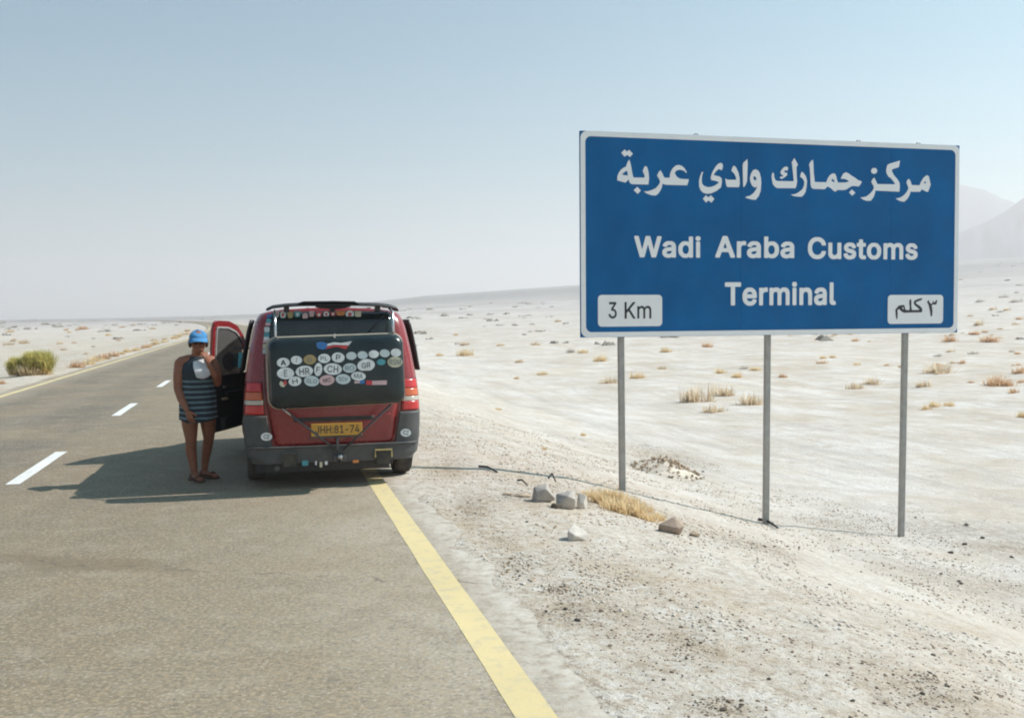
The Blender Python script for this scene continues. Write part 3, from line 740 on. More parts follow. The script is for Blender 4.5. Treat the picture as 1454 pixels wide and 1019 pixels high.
# letter outlines, bold and regular: character -> (advance, closed loops), in thousandths of the type size
GLYPHS = {"b":{"W":[686,[[[144,-25],[132,-14],[127,0],[-6,488],[-5,520],[6,532],[12,534],[88,534],[94,532],[104,522],[109,512],[183,220],[192,193],[196,194],[201,208],[263,452],[279,512],[284,522],[294,532],[300,534],[388,534],[394,532],[405,520],[491,188],[492,186],[493,188],[502,220],[580,522],[590,532],[596,534],[676,534],[682,532],[692,522],[694,516],[694,496],[689,476],[557,-4],[552,-14],[542,-24],[536,-26],[448,-26],[442,-24],[432,-14],[349,296],[344,306],[335,288],[257,-4],[252,-14],[242,-24],[236,-26]]]],"a":[389,[[[136,-33],[96,-25],[62,-8],[28,26],[20,38],[6,80],[6,136],[11,156],[28,186],[46,204],[80,225],[144,242],[192,246],[204,250],[224,250],[244,255],[249,260],[249,268],[238,292],[212,305],[184,306],[142,288],[132,278],[124,262],[112,251],[88,250],[40,263],[30,268],[20,278],[18,284],[19,308],[31,332],[78,380],[104,393],[144,406],[240,406],[264,401],[284,393],[310,376],[336,350],[357,304],[358,288],[362,276],[362,-8],[360,-14],[350,-24],[344,-26],[272,-26],[252,-13],[224,-25],[204,-30],[192,-30],[180,-34]],[[158,72],[180,70],[200,75],[226,88],[232,94],[249,128],[251,152],[248,154],[218,148],[192,146],[152,137],[138,132],[124,122],[118,108],[119,96],[124,86],[144,75]]]],"d":[424,[[[184,-33],[176,-30],[148,-29],[124,-21],[98,-8],[48,42],[40,54],[27,80],[19,104],[10,148],[10,228],[14,240],[14,252],[23,288],[40,322],[56,346],[82,372],[98,384],[132,401],[148,406],[240,406],[284,387],[286,392],[286,472],[286,516],[288,522],[300,533],[380,534],[386,532],[396,522],[398,516],[398,-8],[396,-14],[386,-24],[380,-26],[308,-26],[302,-24],[288,-7],[284,-7],[266,-20],[244,-29],[228,-30],[216,-34]],[[202,72],[208,71],[236,79],[250,88],[264,102],[281,140],[286,164],[286,212],[277,248],[264,274],[257,284],[246,292],[208,306],[172,297],[148,278],[131,248],[122,212],[122,168],[126,148],[144,106],[158,88],[176,79]]]],"i":[167,[[[44,-25],[32,-14],[30,-8],[30,384],[32,390],[42,400],[48,402],[124,401],[136,390],[138,384],[138,-8],[136,-14],[126,-24],[120,-26]],[[64,419],[50,424],[24,450],[18,464],[19,508],[24,518],[46,540],[56,545],[104,546],[122,540],[144,518],[150,504],[149,460],[144,450],[116,423],[100,418]]]],"A":[480,[[[8,-25],[-5,-12],[-5,20],[167,496],[176,518],[190,532],[196,534],[284,534],[290,532],[300,522],[381,300],[485,20],[486,-8],[484,-14],[474,-24],[468,-26],[388,-26],[382,-24],[371,-12],[324,117],[160,118],[155,116],[151,108],[109,-12],[98,-24],[92,-26]],[[193,224],[196,222],[280,222],[285,224],[252,322],[241,356],[240,358],[236,354]]]],"r":[259,[[[44,-25],[32,-14],[30,-8],[31,388],[42,400],[48,402],[120,402],[126,400],[134,392],[140,391],[148,397],[196,410],[242,408],[254,404],[264,394],[266,388],[266,316],[264,310],[254,300],[248,298],[224,298],[204,302],[184,297],[166,288],[148,270],[143,260],[138,240],[137,-12],[126,-24],[120,-26]]]],"b":[424,[[[208,-33],[172,-25],[140,-9],[126,-24],[120,-26],[48,-26],[42,-24],[32,-14],[30,-8],[30,516],[32,522],[42,532],[48,534],[120,534],[126,532],[136,522],[138,516],[138,432],[138,388],[140,385],[168,401],[184,406],[276,406],[292,401],[326,384],[338,376],[372,342],[380,330],[393,308],[410,256],[410,240],[414,228],[414,148],[410,136],[409,116],[397,80],[380,46],[368,30],[342,4],[326,-8],[300,-21],[272,-30],[248,-30],[236,-34]],[[214,72],[240,75],[266,88],[276,98],[293,132],[301,156],[302,180],[305,188],[297,236],[280,274],[262,292],[244,301],[230,304],[220,306],[178,292],[160,274],[151,256],[138,212],[138,168],[142,148],[147,132],[164,98],[174,88],[200,75]]]],"C":[510,[[[220,-29],[164,-13],[138,0],[122,12],[68,66],[43,108],[27,152],[18,196],[18,312],[22,324],[22,336],[35,380],[48,410],[84,462],[106,484],[138,508],[172,525],[224,538],[312,538],[352,529],[372,521],[414,496],[460,450],[485,404],[498,360],[498,340],[496,334],[484,323],[400,323],[384,338],[375,364],[364,386],[342,408],[316,421],[284,430],[248,430],[220,421],[178,396],[156,366],[143,340],[134,312],[130,292],[130,272],[126,260],[130,220],[139,180],[164,130],[190,104],[212,91],[232,83],[256,78],[284,78],[312,87],[338,100],[360,118],[381,156],[384,170],[396,181],[480,182],[486,180],[496,170],[498,164],[498,148],[493,128],[485,104],[472,78],[456,54],[418,16],[402,4],[360,-17],[312,-30]]]],"u":[410,[[[156,-29],[120,-21],[94,-8],[52,34],[35,72],[30,92],[30,384],[32,390],[42,400],[48,402],[120,402],[126,400],[136,390],[138,384],[138,136],[143,116],[152,98],[162,88],[180,79],[200,74],[232,83],[242,88],[252,98],[265,120],[274,156],[275,388],[286,400],[292,402],[364,402],[370,400],[380,390],[382,384],[382,-8],[380,-14],[370,-24],[364,-26],[292,-26],[286,-24],[272,-7],[268,-7],[244,-21],[228,-26],[216,-26],[204,-30]]]],"s":[365,[[[156,-33],[148,-30],[132,-30],[100,-21],[62,0],[40,22],[28,38],[19,56],[14,72],[16,106],[26,116],[36,121],[76,130],[100,130],[106,128],[120,114],[132,87],[156,75],[176,70],[192,70],[212,75],[230,84],[241,100],[241,108],[236,117],[220,125],[116,151],[74,172],[40,206],[31,220],[22,252],[22,292],[27,316],[36,338],[78,380],[90,388],[120,401],[140,406],[196,406],[236,406],[256,401],[294,380],[324,350],[332,338],[346,308],[345,280],[334,268],[324,263],[288,254],[260,254],[254,256],[244,266],[240,278],[226,296],[204,305],[188,307],[168,305],[142,292],[135,280],[135,272],[146,260],[168,251],[260,229],[310,204],[336,178],[345,164],[354,136],[354,76],[336,34],[298,-4],[264,-21],[232,-30],[216,-30],[204,-34]]]],"t":[227,[[[160,-29],[152,-26],[128,-26],[100,-17],[86,-8],[56,22],[42,60],[42,296],[41,300],[36,302],[-4,303],[-16,314],[-18,320],[-18,384],[-16,390],[-6,400],[0,402],[41,404],[44,482],[54,492],[60,494],[132,494],[140,490],[148,482],[150,476],[151,404],[216,401],[228,390],[230,384],[230,320],[228,314],[218,304],[212,302],[156,302],[151,300],[150,100],[156,79],[172,74],[184,78],[208,78],[214,76],[224,66],[230,52],[238,12],[238,-4],[236,-10],[226,-20],[216,-25],[200,-26],[188,-30]]]],"o":[415,[[[160,-29],[132,-21],[98,-4],[86,8],[78,12],[44,50],[23,92],[10,152],[10,224],[14,236],[14,248],[23,284],[44,326],[56,338],[60,346],[98,380],[140,401],[164,406],[256,405],[276,401],[318,380],[368,330],[376,318],[393,280],[402,248],[402,228],[406,216],[406,160],[402,148],[402,128],[393,96],[376,58],[368,46],[318,-4],[284,-21],[252,-30]],[[202,72],[208,70],[232,75],[264,94],[281,124],[294,168],[294,208],[281,252],[272,270],[264,282],[250,292],[232,301],[216,305],[204,306],[184,301],[158,288],[152,282],[131,244],[122,208],[122,168],[126,148],[131,132],[148,98],[158,88],[184,75]]]],"m":[610,[[[44,-25],[32,-14],[30,-8],[30,384],[32,390],[42,400],[48,402],[120,402],[140,389],[152,397],[188,410],[248,410],[286,396],[320,365],[354,392],[372,401],[408,410],[468,410],[500,401],[522,388],[556,354],[564,342],[577,308],[578,292],[582,280],[582,-8],[580,-14],[570,-24],[564,-26],[488,-25],[475,-12],[474,24],[474,236],[470,248],[470,264],[458,292],[428,305],[412,306],[386,296],[372,282],[363,264],[358,240],[357,-12],[346,-24],[340,-26],[268,-26],[262,-24],[252,-14],[250,-8],[250,260],[240,286],[230,296],[208,305],[196,306],[162,292],[152,282],[143,264],[138,244],[137,-12],[126,-24],[120,-26]]]],"T":[449,[[[184,-25],[172,-14],[170,-8],[169,424],[164,426],[28,426],[22,428],[12,438],[10,444],[10,516],[12,522],[22,532],[28,534],[268,534],[424,534],[430,532],[440,522],[442,516],[442,444],[440,438],[430,428],[424,426],[288,426],[283,424],[282,-8],[280,-14],[270,-24],[264,-26]]]],"e":[404,[[[204,-33],[196,-30],[164,-30],[144,-25],[98,-4],[86,8],[78,12],[44,50],[23,92],[10,152],[10,224],[19,268],[27,292],[44,326],[86,372],[110,388],[140,401],[160,406],[252,406],[272,401],[314,380],[360,334],[381,296],[388,270],[394,244],[394,164],[392,158],[380,147],[132,146],[127,144],[127,136],[136,114],[158,88],[176,79],[212,70],[224,71],[258,84],[272,98],[280,114],[294,128],[300,130],[316,130],[372,117],[389,100],[390,80],[380,54],[372,42],[330,0],[292,-21],[268,-29],[244,-30],[232,-34]],[[131,248],[136,246],[272,246],[275,248],[273,260],[256,286],[240,297],[212,306],[180,301],[162,292],[144,278]]]],"n":[410,[[[44,-25],[32,-14],[30,-8],[30,384],[32,390],[44,401],[120,402],[140,389],[188,406],[272,406],[308,393],[322,384],[348,358],[360,342],[369,324],[378,292],[378,276],[382,264],[382,100],[382,-8],[380,-14],[370,-24],[364,-26],[292,-26],[286,-24],[276,-14],[274,-8],[274,216],[270,228],[269,256],[253,288],[240,297],[212,305],[180,297],[160,285],[152,274],[138,232],[137,-12],[126,-24],[120,-26]]]],"l":[189,[[[104,-25],[70,-12],[44,14],[30,48],[30,516],[32,522],[42,532],[48,534],[120,534],[128,530],[136,522],[138,516],[138,92],[144,79],[180,77],[192,66],[198,52],[206,12],[206,-4],[204,-10],[194,-20],[172,-26]]]]},"r":{"3":[453,[[[180,-13],[136,-1],[102,16],[90,24],[64,50],[43,88],[38,108],[40,134],[48,138],[112,137],[117,132],[132,94],[158,72],[200,58],[232,58],[256,63],[286,76],[308,98],[317,116],[322,136],[322,152],[308,194],[293,212],[282,220],[264,229],[228,238],[160,238],[154,240],[150,248],[152,306],[164,322],[192,350],[196,358],[220,382],[224,390],[248,414],[267,440],[264,442],[108,442],[72,442],[63,448],[62,508],[64,514],[72,518],[372,518],[378,516],[382,508],[380,458],[372,446],[316,386],[312,378],[288,354],[284,346],[256,318],[245,300],[300,289],[330,276],[346,264],[380,226],[389,208],[402,160],[402,128],[389,80],[368,46],[350,28],[312,3],[256,-14]]]],"K":[467,[[[60,-9],[54,0],[54,508],[56,514],[64,518],[124,518],[133,512],[134,280],[136,274],[204,346],[208,354],[248,394],[252,402],[296,446],[300,454],[344,498],[358,516],[364,518],[444,518],[450,516],[454,508],[440,486],[392,438],[388,430],[372,414],[280,318],[276,310],[258,292],[257,284],[440,26],[448,18],[457,4],[456,-6],[448,-10],[376,-10],[370,-8],[356,6],[216,206],[204,222],[196,227],[168,202],[164,194],[135,164],[134,0],[132,-6],[124,-10]]]],"m":[610,[[[52,-9],[46,0],[46,376],[48,382],[56,386],[116,385],[121,380],[124,353],[158,380],[180,389],[196,394],[240,394],[278,380],[308,350],[312,342],[320,337],[350,368],[362,376],[380,385],[416,394],[460,394],[492,385],[514,372],[540,346],[548,334],[561,300],[562,284],[566,272],[566,0],[564,-6],[556,-10],[500,-10],[492,-6],[490,0],[490,80],[490,244],[481,288],[476,298],[466,308],[436,321],[404,322],[388,317],[364,302],[347,272],[342,248],[341,-4],[332,-10],[276,-10],[270,-8],[266,0],[266,268],[253,300],[238,312],[212,322],[188,322],[154,308],[136,290],[127,272],[122,252],[121,-4],[112,-10]]]],"A":[480,[[[16,-9],[11,-4],[10,8],[23,48],[183,488],[192,510],[198,516],[204,518],[276,518],[284,514],[370,280],[469,12],[470,0],[466,-8],[460,-10],[396,-10],[388,-6],[345,116],[336,133],[148,134],[139,128],[92,-6],[84,-10]],[[169,208],[172,206],[304,206],[309,208],[309,216],[279,296],[258,364],[245,408],[240,418],[236,414],[181,244],[171,220]]]],"I":[300,[[[28,-9],[22,0],[22,56],[26,64],[32,66],[104,66],[108,67],[110,72],[110,436],[109,440],[104,442],[32,442],[26,444],[22,452],[23,512],[32,518],[272,517],[278,508],[278,452],[274,444],[268,442],[196,442],[192,441],[190,436],[190,72],[191,68],[196,66],[268,66],[274,64],[278,56],[277,-4],[268,-10]]]],"D":[502,[[[60,-9],[54,0],[54,508],[56,514],[64,518],[236,518],[248,514],[280,514],[316,505],[336,497],[374,476],[400,454],[420,430],[445,388],[462,336],[466,316],[466,296],[470,284],[470,224],[466,212],[466,192],[449,132],[428,90],[416,74],[386,44],[370,32],[332,11],[308,3],[268,-6],[228,-6],[216,-10]],[[135,68],[140,66],[244,66],[284,75],[326,96],[356,126],[364,138],[373,156],[386,196],[386,208],[390,220],[390,292],[373,352],[360,378],[346,396],[318,420],[300,429],[256,442],[140,442],[135,440]]]],"P":[445,[[[60,-9],[54,0],[54,508],[56,514],[64,518],[256,518],[316,505],[342,492],[368,474],[372,466],[388,450],[405,420],[418,364],[418,332],[414,320],[414,308],[405,276],[392,250],[380,238],[376,230],[346,204],[320,191],[296,183],[280,182],[268,178],[136,177],[134,172],[133,-4],[124,-10]],[[135,252],[140,250],[244,250],[284,259],[306,272],[320,286],[325,296],[338,344],[333,376],[314,416],[288,433],[260,442],[136,441],[134,436]]]],"L":[393,[[[60,-9],[54,0],[54,508],[56,514],[64,518],[124,518],[133,512],[134,288],[135,68],[140,66],[364,65],[370,56],[370,0],[368,-6],[360,-10]]]],"H":[517,[[[60,-9],[54,0],[54,508],[56,514],[64,518],[124,518],[133,512],[134,304],[135,300],[140,298],[384,299],[386,304],[387,512],[396,518],[456,518],[465,512],[466,0],[464,-6],[456,-10],[396,-10],[387,-4],[386,216],[384,221],[140,222],[136,221],[134,216],[133,-4],[124,-10]]]],"E":[419,[[[60,-9],[54,0],[54,508],[56,514],[64,518],[372,518],[378,516],[382,508],[382,452],[380,446],[372,442],[136,441],[134,436],[135,296],[140,294],[352,294],[360,290],[362,232],[356,223],[136,221],[134,216],[134,72],[135,68],[140,66],[376,65],[382,56],[382,0],[380,-6],[372,-10]]]],"F":[410,[[[60,-9],[54,0],[55,512],[64,518],[372,517],[378,508],[378,452],[374,444],[368,442],[240,442],[140,442],[135,440],[135,288],[140,286],[348,285],[354,276],[353,220],[344,214],[136,213],[134,208],[133,-4],[124,-10]]]],"G":[520,[[[228,-13],[172,3],[146,16],[114,40],[84,74],[68,98],[43,160],[34,204],[34,304],[38,316],[38,328],[55,384],[68,410],[92,446],[126,480],[138,488],[180,509],[204,517],[228,522],[304,522],[324,518],[344,513],[394,488],[410,476],[440,446],[465,408],[482,356],[480,346],[472,342],[404,343],[400,346],[384,382],[362,412],[346,424],[320,437],[292,446],[240,446],[212,437],[176,417],[156,398],[127,348],[114,300],[114,280],[110,268],[110,240],[114,228],[118,192],[131,152],[148,122],[182,88],[216,71],[248,62],[292,62],[324,71],[350,84],[368,98],[388,126],[401,156],[406,176],[405,188],[400,190],[284,190],[278,192],[274,200],[274,252],[278,260],[284,262],[476,262],[482,260],[486,252],[486,168],[477,128],[456,82],[436,54],[418,36],[390,16],[356,-1],[332,-9],[316,-10],[304,-14]]]],"R":[449,[[[60,-9],[54,0],[54,508],[58,516],[64,518],[256,518],[320,505],[354,488],[388,454],[396,442],[413,400],[414,384],[418,372],[418,332],[414,320],[413,304],[405,280],[386,248],[362,224],[332,207],[329,200],[436,6],[438,0],[434,-8],[428,-10],[356,-10],[344,-2],[242,188],[236,190],[140,190],[136,189],[134,184],[133,-4],[124,-10]],[[135,264],[140,262],[240,262],[252,266],[272,267],[310,284],[320,294],[333,320],[338,344],[338,360],[333,384],[324,406],[314,416],[302,428],[264,442],[136,441],[134,436]]]],"J":[396,[[[152,-13],[108,-1],[86,12],[52,46],[44,58],[31,92],[26,116],[27,176],[36,182],[96,182],[102,180],[106,172],[106,132],[111,108],[120,90],[138,72],[156,63],[176,58],[196,58],[234,72],[252,94],[262,120],[262,144],[266,156],[266,348],[267,512],[276,518],[336,518],[345,512],[346,148],[342,136],[342,104],[337,84],[320,50],[308,34],[270,4],[236,-9],[212,-14]]]],":":[188,[[[88,-13],[70,-8],[48,14],[42,28],[42,52],[48,70],[62,84],[80,94],[104,94],[118,92],[140,74],[149,52],[150,36],[144,14],[122,-8],[100,-14]],[[84,263],[62,272],[52,282],[42,304],[42,328],[52,350],[62,360],[84,370],[108,370],[136,354],[145,340],[150,324],[150,312],[145,292],[134,276],[108,263]]]],"8":[453,[[[184,-13],[132,3],[102,20],[68,54],[55,76],[47,100],[46,164],[55,196],[76,230],[94,248],[122,264],[123,268],[92,294],[71,328],[62,360],[62,400],[71,432],[84,458],[118,492],[130,500],[148,509],[192,522],[264,522],[270,520],[296,513],[334,492],[364,462],[381,432],[390,400],[390,360],[385,340],[364,298],[342,276],[329,268],[330,264],[358,248],[388,214],[406,172],[406,160],[410,148],[410,120],[401,84],[392,66],[384,54],[350,20],[338,12],[312,-1],[264,-14]],[[198,60],[248,58],[280,67],[302,80],[321,104],[330,140],[316,182],[302,200],[278,216],[254,224],[208,226],[176,217],[150,200],[131,172],[122,140],[127,116],[140,90],[162,72]],[[206,300],[244,298],[278,312],[296,330],[309,356],[310,388],[300,418],[282,436],[248,450],[204,450],[170,436],[156,422],[143,392],[142,360],[152,334],[174,312],[192,303]]]],"1":[453,[[[76,-9],[70,0],[70,52],[74,60],[80,62],[200,62],[204,63],[206,68],[206,428],[204,431],[190,424],[94,352],[84,351],[78,360],[78,428],[80,434],[188,513],[200,518],[276,518],[285,512],[286,68],[287,64],[292,62],[388,62],[394,60],[398,52],[398,0],[396,-6],[388,-10]]]],"-":[453,[[[112,179],[106,188],[106,240],[112,249],[340,249],[346,240],[346,188],[340,179]]]],"7":[453,[[[96,-9],[91,-4],[91,8],[307,436],[304,442],[60,443],[54,452],[54,508],[58,516],[64,518],[140,518],[392,517],[398,508],[398,444],[172,-6],[164,-10]]]],"4":[453,[[[280,-9],[274,0],[274,92],[272,97],[44,98],[38,100],[34,108],[34,164],[36,170],[240,514],[248,518],[308,518],[314,516],[318,508],[316,498],[247,384],[128,182],[125,172],[128,170],[272,171],[274,176],[275,320],[284,326],[340,326],[346,324],[350,316],[351,172],[356,170],[412,170],[418,168],[422,160],[422,108],[418,100],[351,96],[350,0],[348,-6],[340,-10]]]],"Z":[438,[[[40,-9],[34,0],[36,54],[68,98],[120,178],[128,186],[180,266],[188,274],[248,366],[276,402],[299,440],[296,442],[40,443],[34,452],[34,508],[36,514],[44,518],[396,518],[405,512],[406,464],[400,450],[324,338],[316,330],[272,262],[264,254],[220,186],[212,178],[176,122],[134,68],[136,63],[144,66],[400,65],[406,56],[406,0],[404,-6],[396,-10]]]],"S":[447,[[[200,-17],[156,-10],[128,-1],[90,20],[60,50],[39,88],[30,124],[32,142],[40,146],[108,145],[113,140],[115,124],[124,102],[132,90],[150,76],[168,67],[204,58],[248,58],[280,67],[298,76],[324,98],[338,132],[338,144],[333,160],[328,170],[314,184],[292,197],[248,213],[192,227],[144,243],[110,260],[82,280],[56,314],[47,336],[46,404],[51,420],[68,454],[102,488],[114,496],[140,509],[168,518],[188,522],[236,522],[268,522],[304,513],[338,496],[366,476],[388,450],[401,424],[410,384],[408,374],[400,370],[336,371],[327,384],[325,396],[316,414],[294,432],[276,441],[244,450],[204,450],[162,436],[136,414],[127,396],[122,376],[127,356],[132,346],[150,328],[176,315],[220,299],[280,285],[304,275],[316,273],[362,248],[396,214],[413,176],[418,140],[414,128],[414,104],[409,88],[388,50],[358,20],[328,3],[276,-14],[256,-14],[244,-18]]]],"M":[628,[[[60,-9],[54,0],[54,508],[60,517],[152,518],[160,514],[273,224],[297,160],[311,112],[316,109],[359,232],[468,514],[476,518],[568,518],[574,516],[578,508],[578,172],[577,-4],[568,-10],[508,-10],[499,-4],[498,364],[496,374],[445,236],[348,-6],[340,-10],[284,-9],[280,-6],[271,12],[132,366],[130,356],[130,0],[128,-6],[120,-10]]]],"O":[533,[[[228,-13],[172,3],[146,16],[130,28],[84,74],[76,86],[59,116],[38,180],[38,192],[34,204],[34,304],[43,348],[64,402],[100,454],[134,484],[180,509],[212,518],[232,522],[308,521],[344,513],[390,492],[406,480],[444,442],[472,398],[489,352],[502,284],[502,224],[498,212],[498,196],[489,156],[472,110],[444,66],[410,32],[364,3],[304,-14]],[[242,64],[288,62],[320,71],[358,92],[380,114],[401,148],[417,196],[418,216],[422,228],[422,280],[418,292],[418,308],[409,340],[392,378],[380,394],[354,420],[320,437],[292,446],[244,446],[224,441],[186,424],[170,412],[156,398],[136,366],[127,348],[114,300],[114,280],[110,268],[110,240],[114,228],[114,208],[119,184],[136,142],[148,122],[170,96],[204,75],[224,67]]]],"C":[510,[[[228,-13],[172,3],[146,16],[130,28],[84,74],[64,106],[43,160],[34,204],[34,304],[43,348],[64,402],[100,454],[114,468],[146,492],[180,509],[212,518],[232,522],[304,522],[344,513],[364,505],[406,480],[444,442],[452,430],[469,396],[477,372],[482,352],[480,342],[472,338],[412,338],[406,340],[399,348],[397,360],[380,394],[365,412],[356,418],[350,424],[324,437],[292,446],[240,446],[212,437],[170,412],[160,402],[140,374],[127,348],[119,324],[114,300],[114,280],[110,268],[110,240],[123,172],[140,134],[160,106],[182,88],[204,75],[224,67],[248,62],[296,63],[320,71],[358,92],[376,110],[384,122],[402,164],[408,166],[472,166],[481,160],[482,156],[469,112],[456,86],[440,62],[410,32],[394,20],[352,-1],[304,-14]]]],"N":[523,[[[60,-9],[54,0],[54,508],[56,514],[64,518],[136,518],[144,514],[360,174],[388,122],[392,121],[394,128],[390,140],[390,508],[392,514],[400,518],[464,517],[470,508],[470,0],[468,-6],[460,-10],[388,-10],[380,-6],[188,294],[136,386],[132,387],[130,384],[130,340],[134,328],[134,0],[132,-6],[124,-10]]]],"V":[480,[[[204,-9],[196,-2],[191,8],[167,72],[15,484],[10,500],[11,512],[20,518],[84,518],[92,514],[217,164],[238,96],[240,93],[244,94],[251,120],[388,514],[396,518],[460,518],[469,512],[470,504],[457,464],[297,24],[284,-6],[280,-9]]]],"B":[456,[[[60,-9],[54,0],[54,508],[56,514],[64,518],[260,518],[272,514],[288,514],[320,505],[346,492],[362,480],[384,454],[395,432],[401,420],[406,396],[406,352],[401,332],[384,298],[370,284],[345,268],[346,264],[370,252],[382,240],[390,236],[417,196],[426,156],[426,116],[417,80],[400,50],[374,24],[332,3],[296,-6],[256,-6],[244,-10]],[[135,68],[140,66],[272,66],[304,75],[322,84],[332,94],[346,124],[345,156],[336,178],[322,196],[314,204],[288,217],[268,222],[136,221],[134,216]],[[135,296],[140,294],[256,294],[284,303],[298,312],[316,330],[326,356],[325,392],[320,406],[308,422],[292,433],[264,442],[136,441],[134,436]]]],"T":[449,[[[192,-9],[186,0],[185,440],[180,442],[32,443],[26,452],[26,508],[28,514],[36,518],[260,518],[420,517],[426,508],[426,452],[424,446],[416,442],[272,442],[267,440],[266,0],[264,-6],[256,-10]]]]}}
def text_mesh(body, bold=0.0):
    cu = bpy.data.curves.new('t', 'CURVE'); cu.dimensions = '2D'; cu.fill_mode = 'BOTH'; cu.extrude = 0
    x = 0; heavy = bold >= .018 and all(c in GLYPHS['b'] for c in body); trk = 22 if heavy else 8
    for ch in body:
        adv, loops = GLYPHS['b' if heavy else 'r'][ch]
        for lp in loops:
            sp = cu.splines.new('POLY'); sp.points.add(len(lp) - 1); sp.use_cyclic_u = True
            for q, (a, c) in zip(sp.points, lp): q.co = ((a + x) / 1000, c / 1000, 0, 1)
        x += adv + trk
    tmp = bpy.data.objects.new('tmp', cu); COL.objects.link(tmp)
    dg = bpy.context.evaluated_depsgraph_get(); dg.update()
    me = bpy.data.meshes.new_from_object(tmp.evaluated_get(dg))
    bpy.data.objects.remove(tmp); bpy.data.curves.remove(cu)
    return me
def fit_text(name, body, x0, x1, z0, z1, y, mat, parent, bold=.0, thick=.002, rot=0.0):
    """text squeezed into a rectangle of its parent's x-z plane, facing -y"""
    me = text_mesh(body, bold); me.name = name
    co = np.empty(len(me.vertices) * 3); me.vertices.foreach_get('co', co); co = co.reshape(-1, 3)
    mn = co.min(0); mx = co.max(0)
    fx = (co[:, 0] - mn[0]) / max(mx[0] - mn[0], 1e-6) - .5; fz = (co[:, 1] - mn[1]) / max(mx[1] - mn[1], 1e-6) - .5
    X = fx * (x1 - x0); Z = fz * (z1 - z0)
    c, s = math.cos(rot), math.sin(rot)
    co[:, 0] = (x0 + x1) / 2 + X * c - Z * s; co[:, 1] = y; co[:, 2] = (z0 + z1) / 2 + X * s + Z * c
    me.vertices.foreach_set('co', co.ravel()); me.update()
    return link(name, me, mat, parent)
def sign_word(w, xa, ya, xb, yb, bold, mat, depth=-.005):
    (u0, z1), (u1, z0) = sgn(xa, ya), sgn(xb, yb)
    fit_text('lettering', w, u0, u1, z0, z1, depth, mat, sign, bold)
BOLD = .020
sign_word('Wadi', 900.5, 334.5, 994.5, 366.5, BOLD, M['sign_white'])
sign_word('Araba', 1015.5, 335, 1127.5, 367, BOLD, M['sign_white'])
sign_word('Customs', 1147, 336.5, 1302.5, 369, BOLD, M['sign_white'])
sign_word('Terminal', 1029, 400, 1186.5, 433.5, BOLD, M['sign_white'])
for (xa, ya, xb, yb) in ((848.8, 418.5, 940, 462.5), (1260.5, 418.8, 1338.5, 459.5)):
    (u0, z1), (u1, z0) = sgn(xa, ya), sgn(xb, yb)
    flat_curve('distance_plate', [rrect(u0, u1, z0, z1, .05)], -.004, M['sign_white'], .002)
sign_word('3', 863.8, 428.5, 875.5, 451.8, .0, M['sign_black'], -.008)
sign_word('Km', 886.5, 428.5, 924.5, 451.8, .0, M['sign_black'], -.008)
flat_curve('arabic_numeral', [E([(990,232),(1010,285),(1045,318),(1070,295),(1080,240),(1095,282),(1118,285),(1140,240),(1158,228),(1165,260),(1148,325),(1110,330),(1080,322),(1052,345),(1068,450),(1062,560),(1045,582),(1030,560),(1018,460),(990,340),(955,270)])], -.007, M['sign_black'])
flat_curve('arabic_letter', [E([(328,635),(312,560),(303,440),(330,400),(370,352),(420,340),(480,335),(495,360),(500,400),(520,440),(590,445),(600,400),(590,300),(592,240),(622,208),(635,260),(632,360),(645,442),(790,440),(800,430),(760,390),(700,340),(680,290),(700,245),(780,210),(858,195),(845,235),(770,262),(725,285),(735,310),(800,350),(850,400),(860,450),(845,490),(640,492),(480,498),(430,470),(385,425),(350,430),(348,470),(350,580),(342,625)]),
     E([(445,385),(465,378),(475,405),(478,432),(455,420)])], -.007, M['sign_black'])
# posts
for (pxt, pyt, pxb, pyb) in ((884.5, 481, 888.5, 697), (1097.5, 479, 1093.5, 744), (1295, 477, 1287, 760)):
    ut, zt = sign_uv(pxt, pyt); ub, zb = sign_uv(pxb, pyb)
    wx, wy = (SL.x + SX.x * ub, SL.y + SX.y * ub)
    gz = h1(wx, wy)
    print('POST', round(wx, 2), round(wy, 2), 'photo z', round(zb, 2), 'ground', round(gz, 2))
    bm = bmesh.new(); lean = (ub - ut) / max(zt - zb, .1)
    up_u = ut - lean * 2.2
    box(bm, (0, 0, 0), (.078, .06, 1))
    for v in bm.verts:
        top = v.co.z > 0
        v.co.x += (ut + (ut - ub) * .03 if top else ub); v.co.y += .12; v.co.z = (Z1 - .15) if top else gz - .25
    for v in bm.verts:
        if v.co.z > 0: v.co.x += 0
    o = obj('post', bm, M['galv'], sign, bevel=.008)

# ================================================================== van
VD = 10.38
_vb = ray(475, 600); VO = CAM + _vb * (VD / _vb.y)
VAN_YAW = TH + R(0.6)
van = empty('van', (VO.x, VO.y, 0), VAN_YAW)
tag(van, 'dark red van with sticker covered rear luggage box parked on the edge line', 'van')
VU = Vector((-math.sin(VAN_YAW), math.cos(VAN_YAW), 0)); VR = Vector((math.cos(VAN_YAW), math.sin(VAN_YAW), 0))
def vpx(px, py, yl):
    """photo pixel -> (x, z) on the van's plane y = yl"""
    d = ray(px, py); base = Vector((VO.x, VO.y, 0)) + VU * yl
    t = (base - CAM).dot(VU) / d.dot(VU); p = CAM + d * t
    return ((p - base).dot(VR), p.z)
def vz1(zx, zy, yl): return vpx(340 + zx / 3.514, 410 + zy / 3.514, yl)

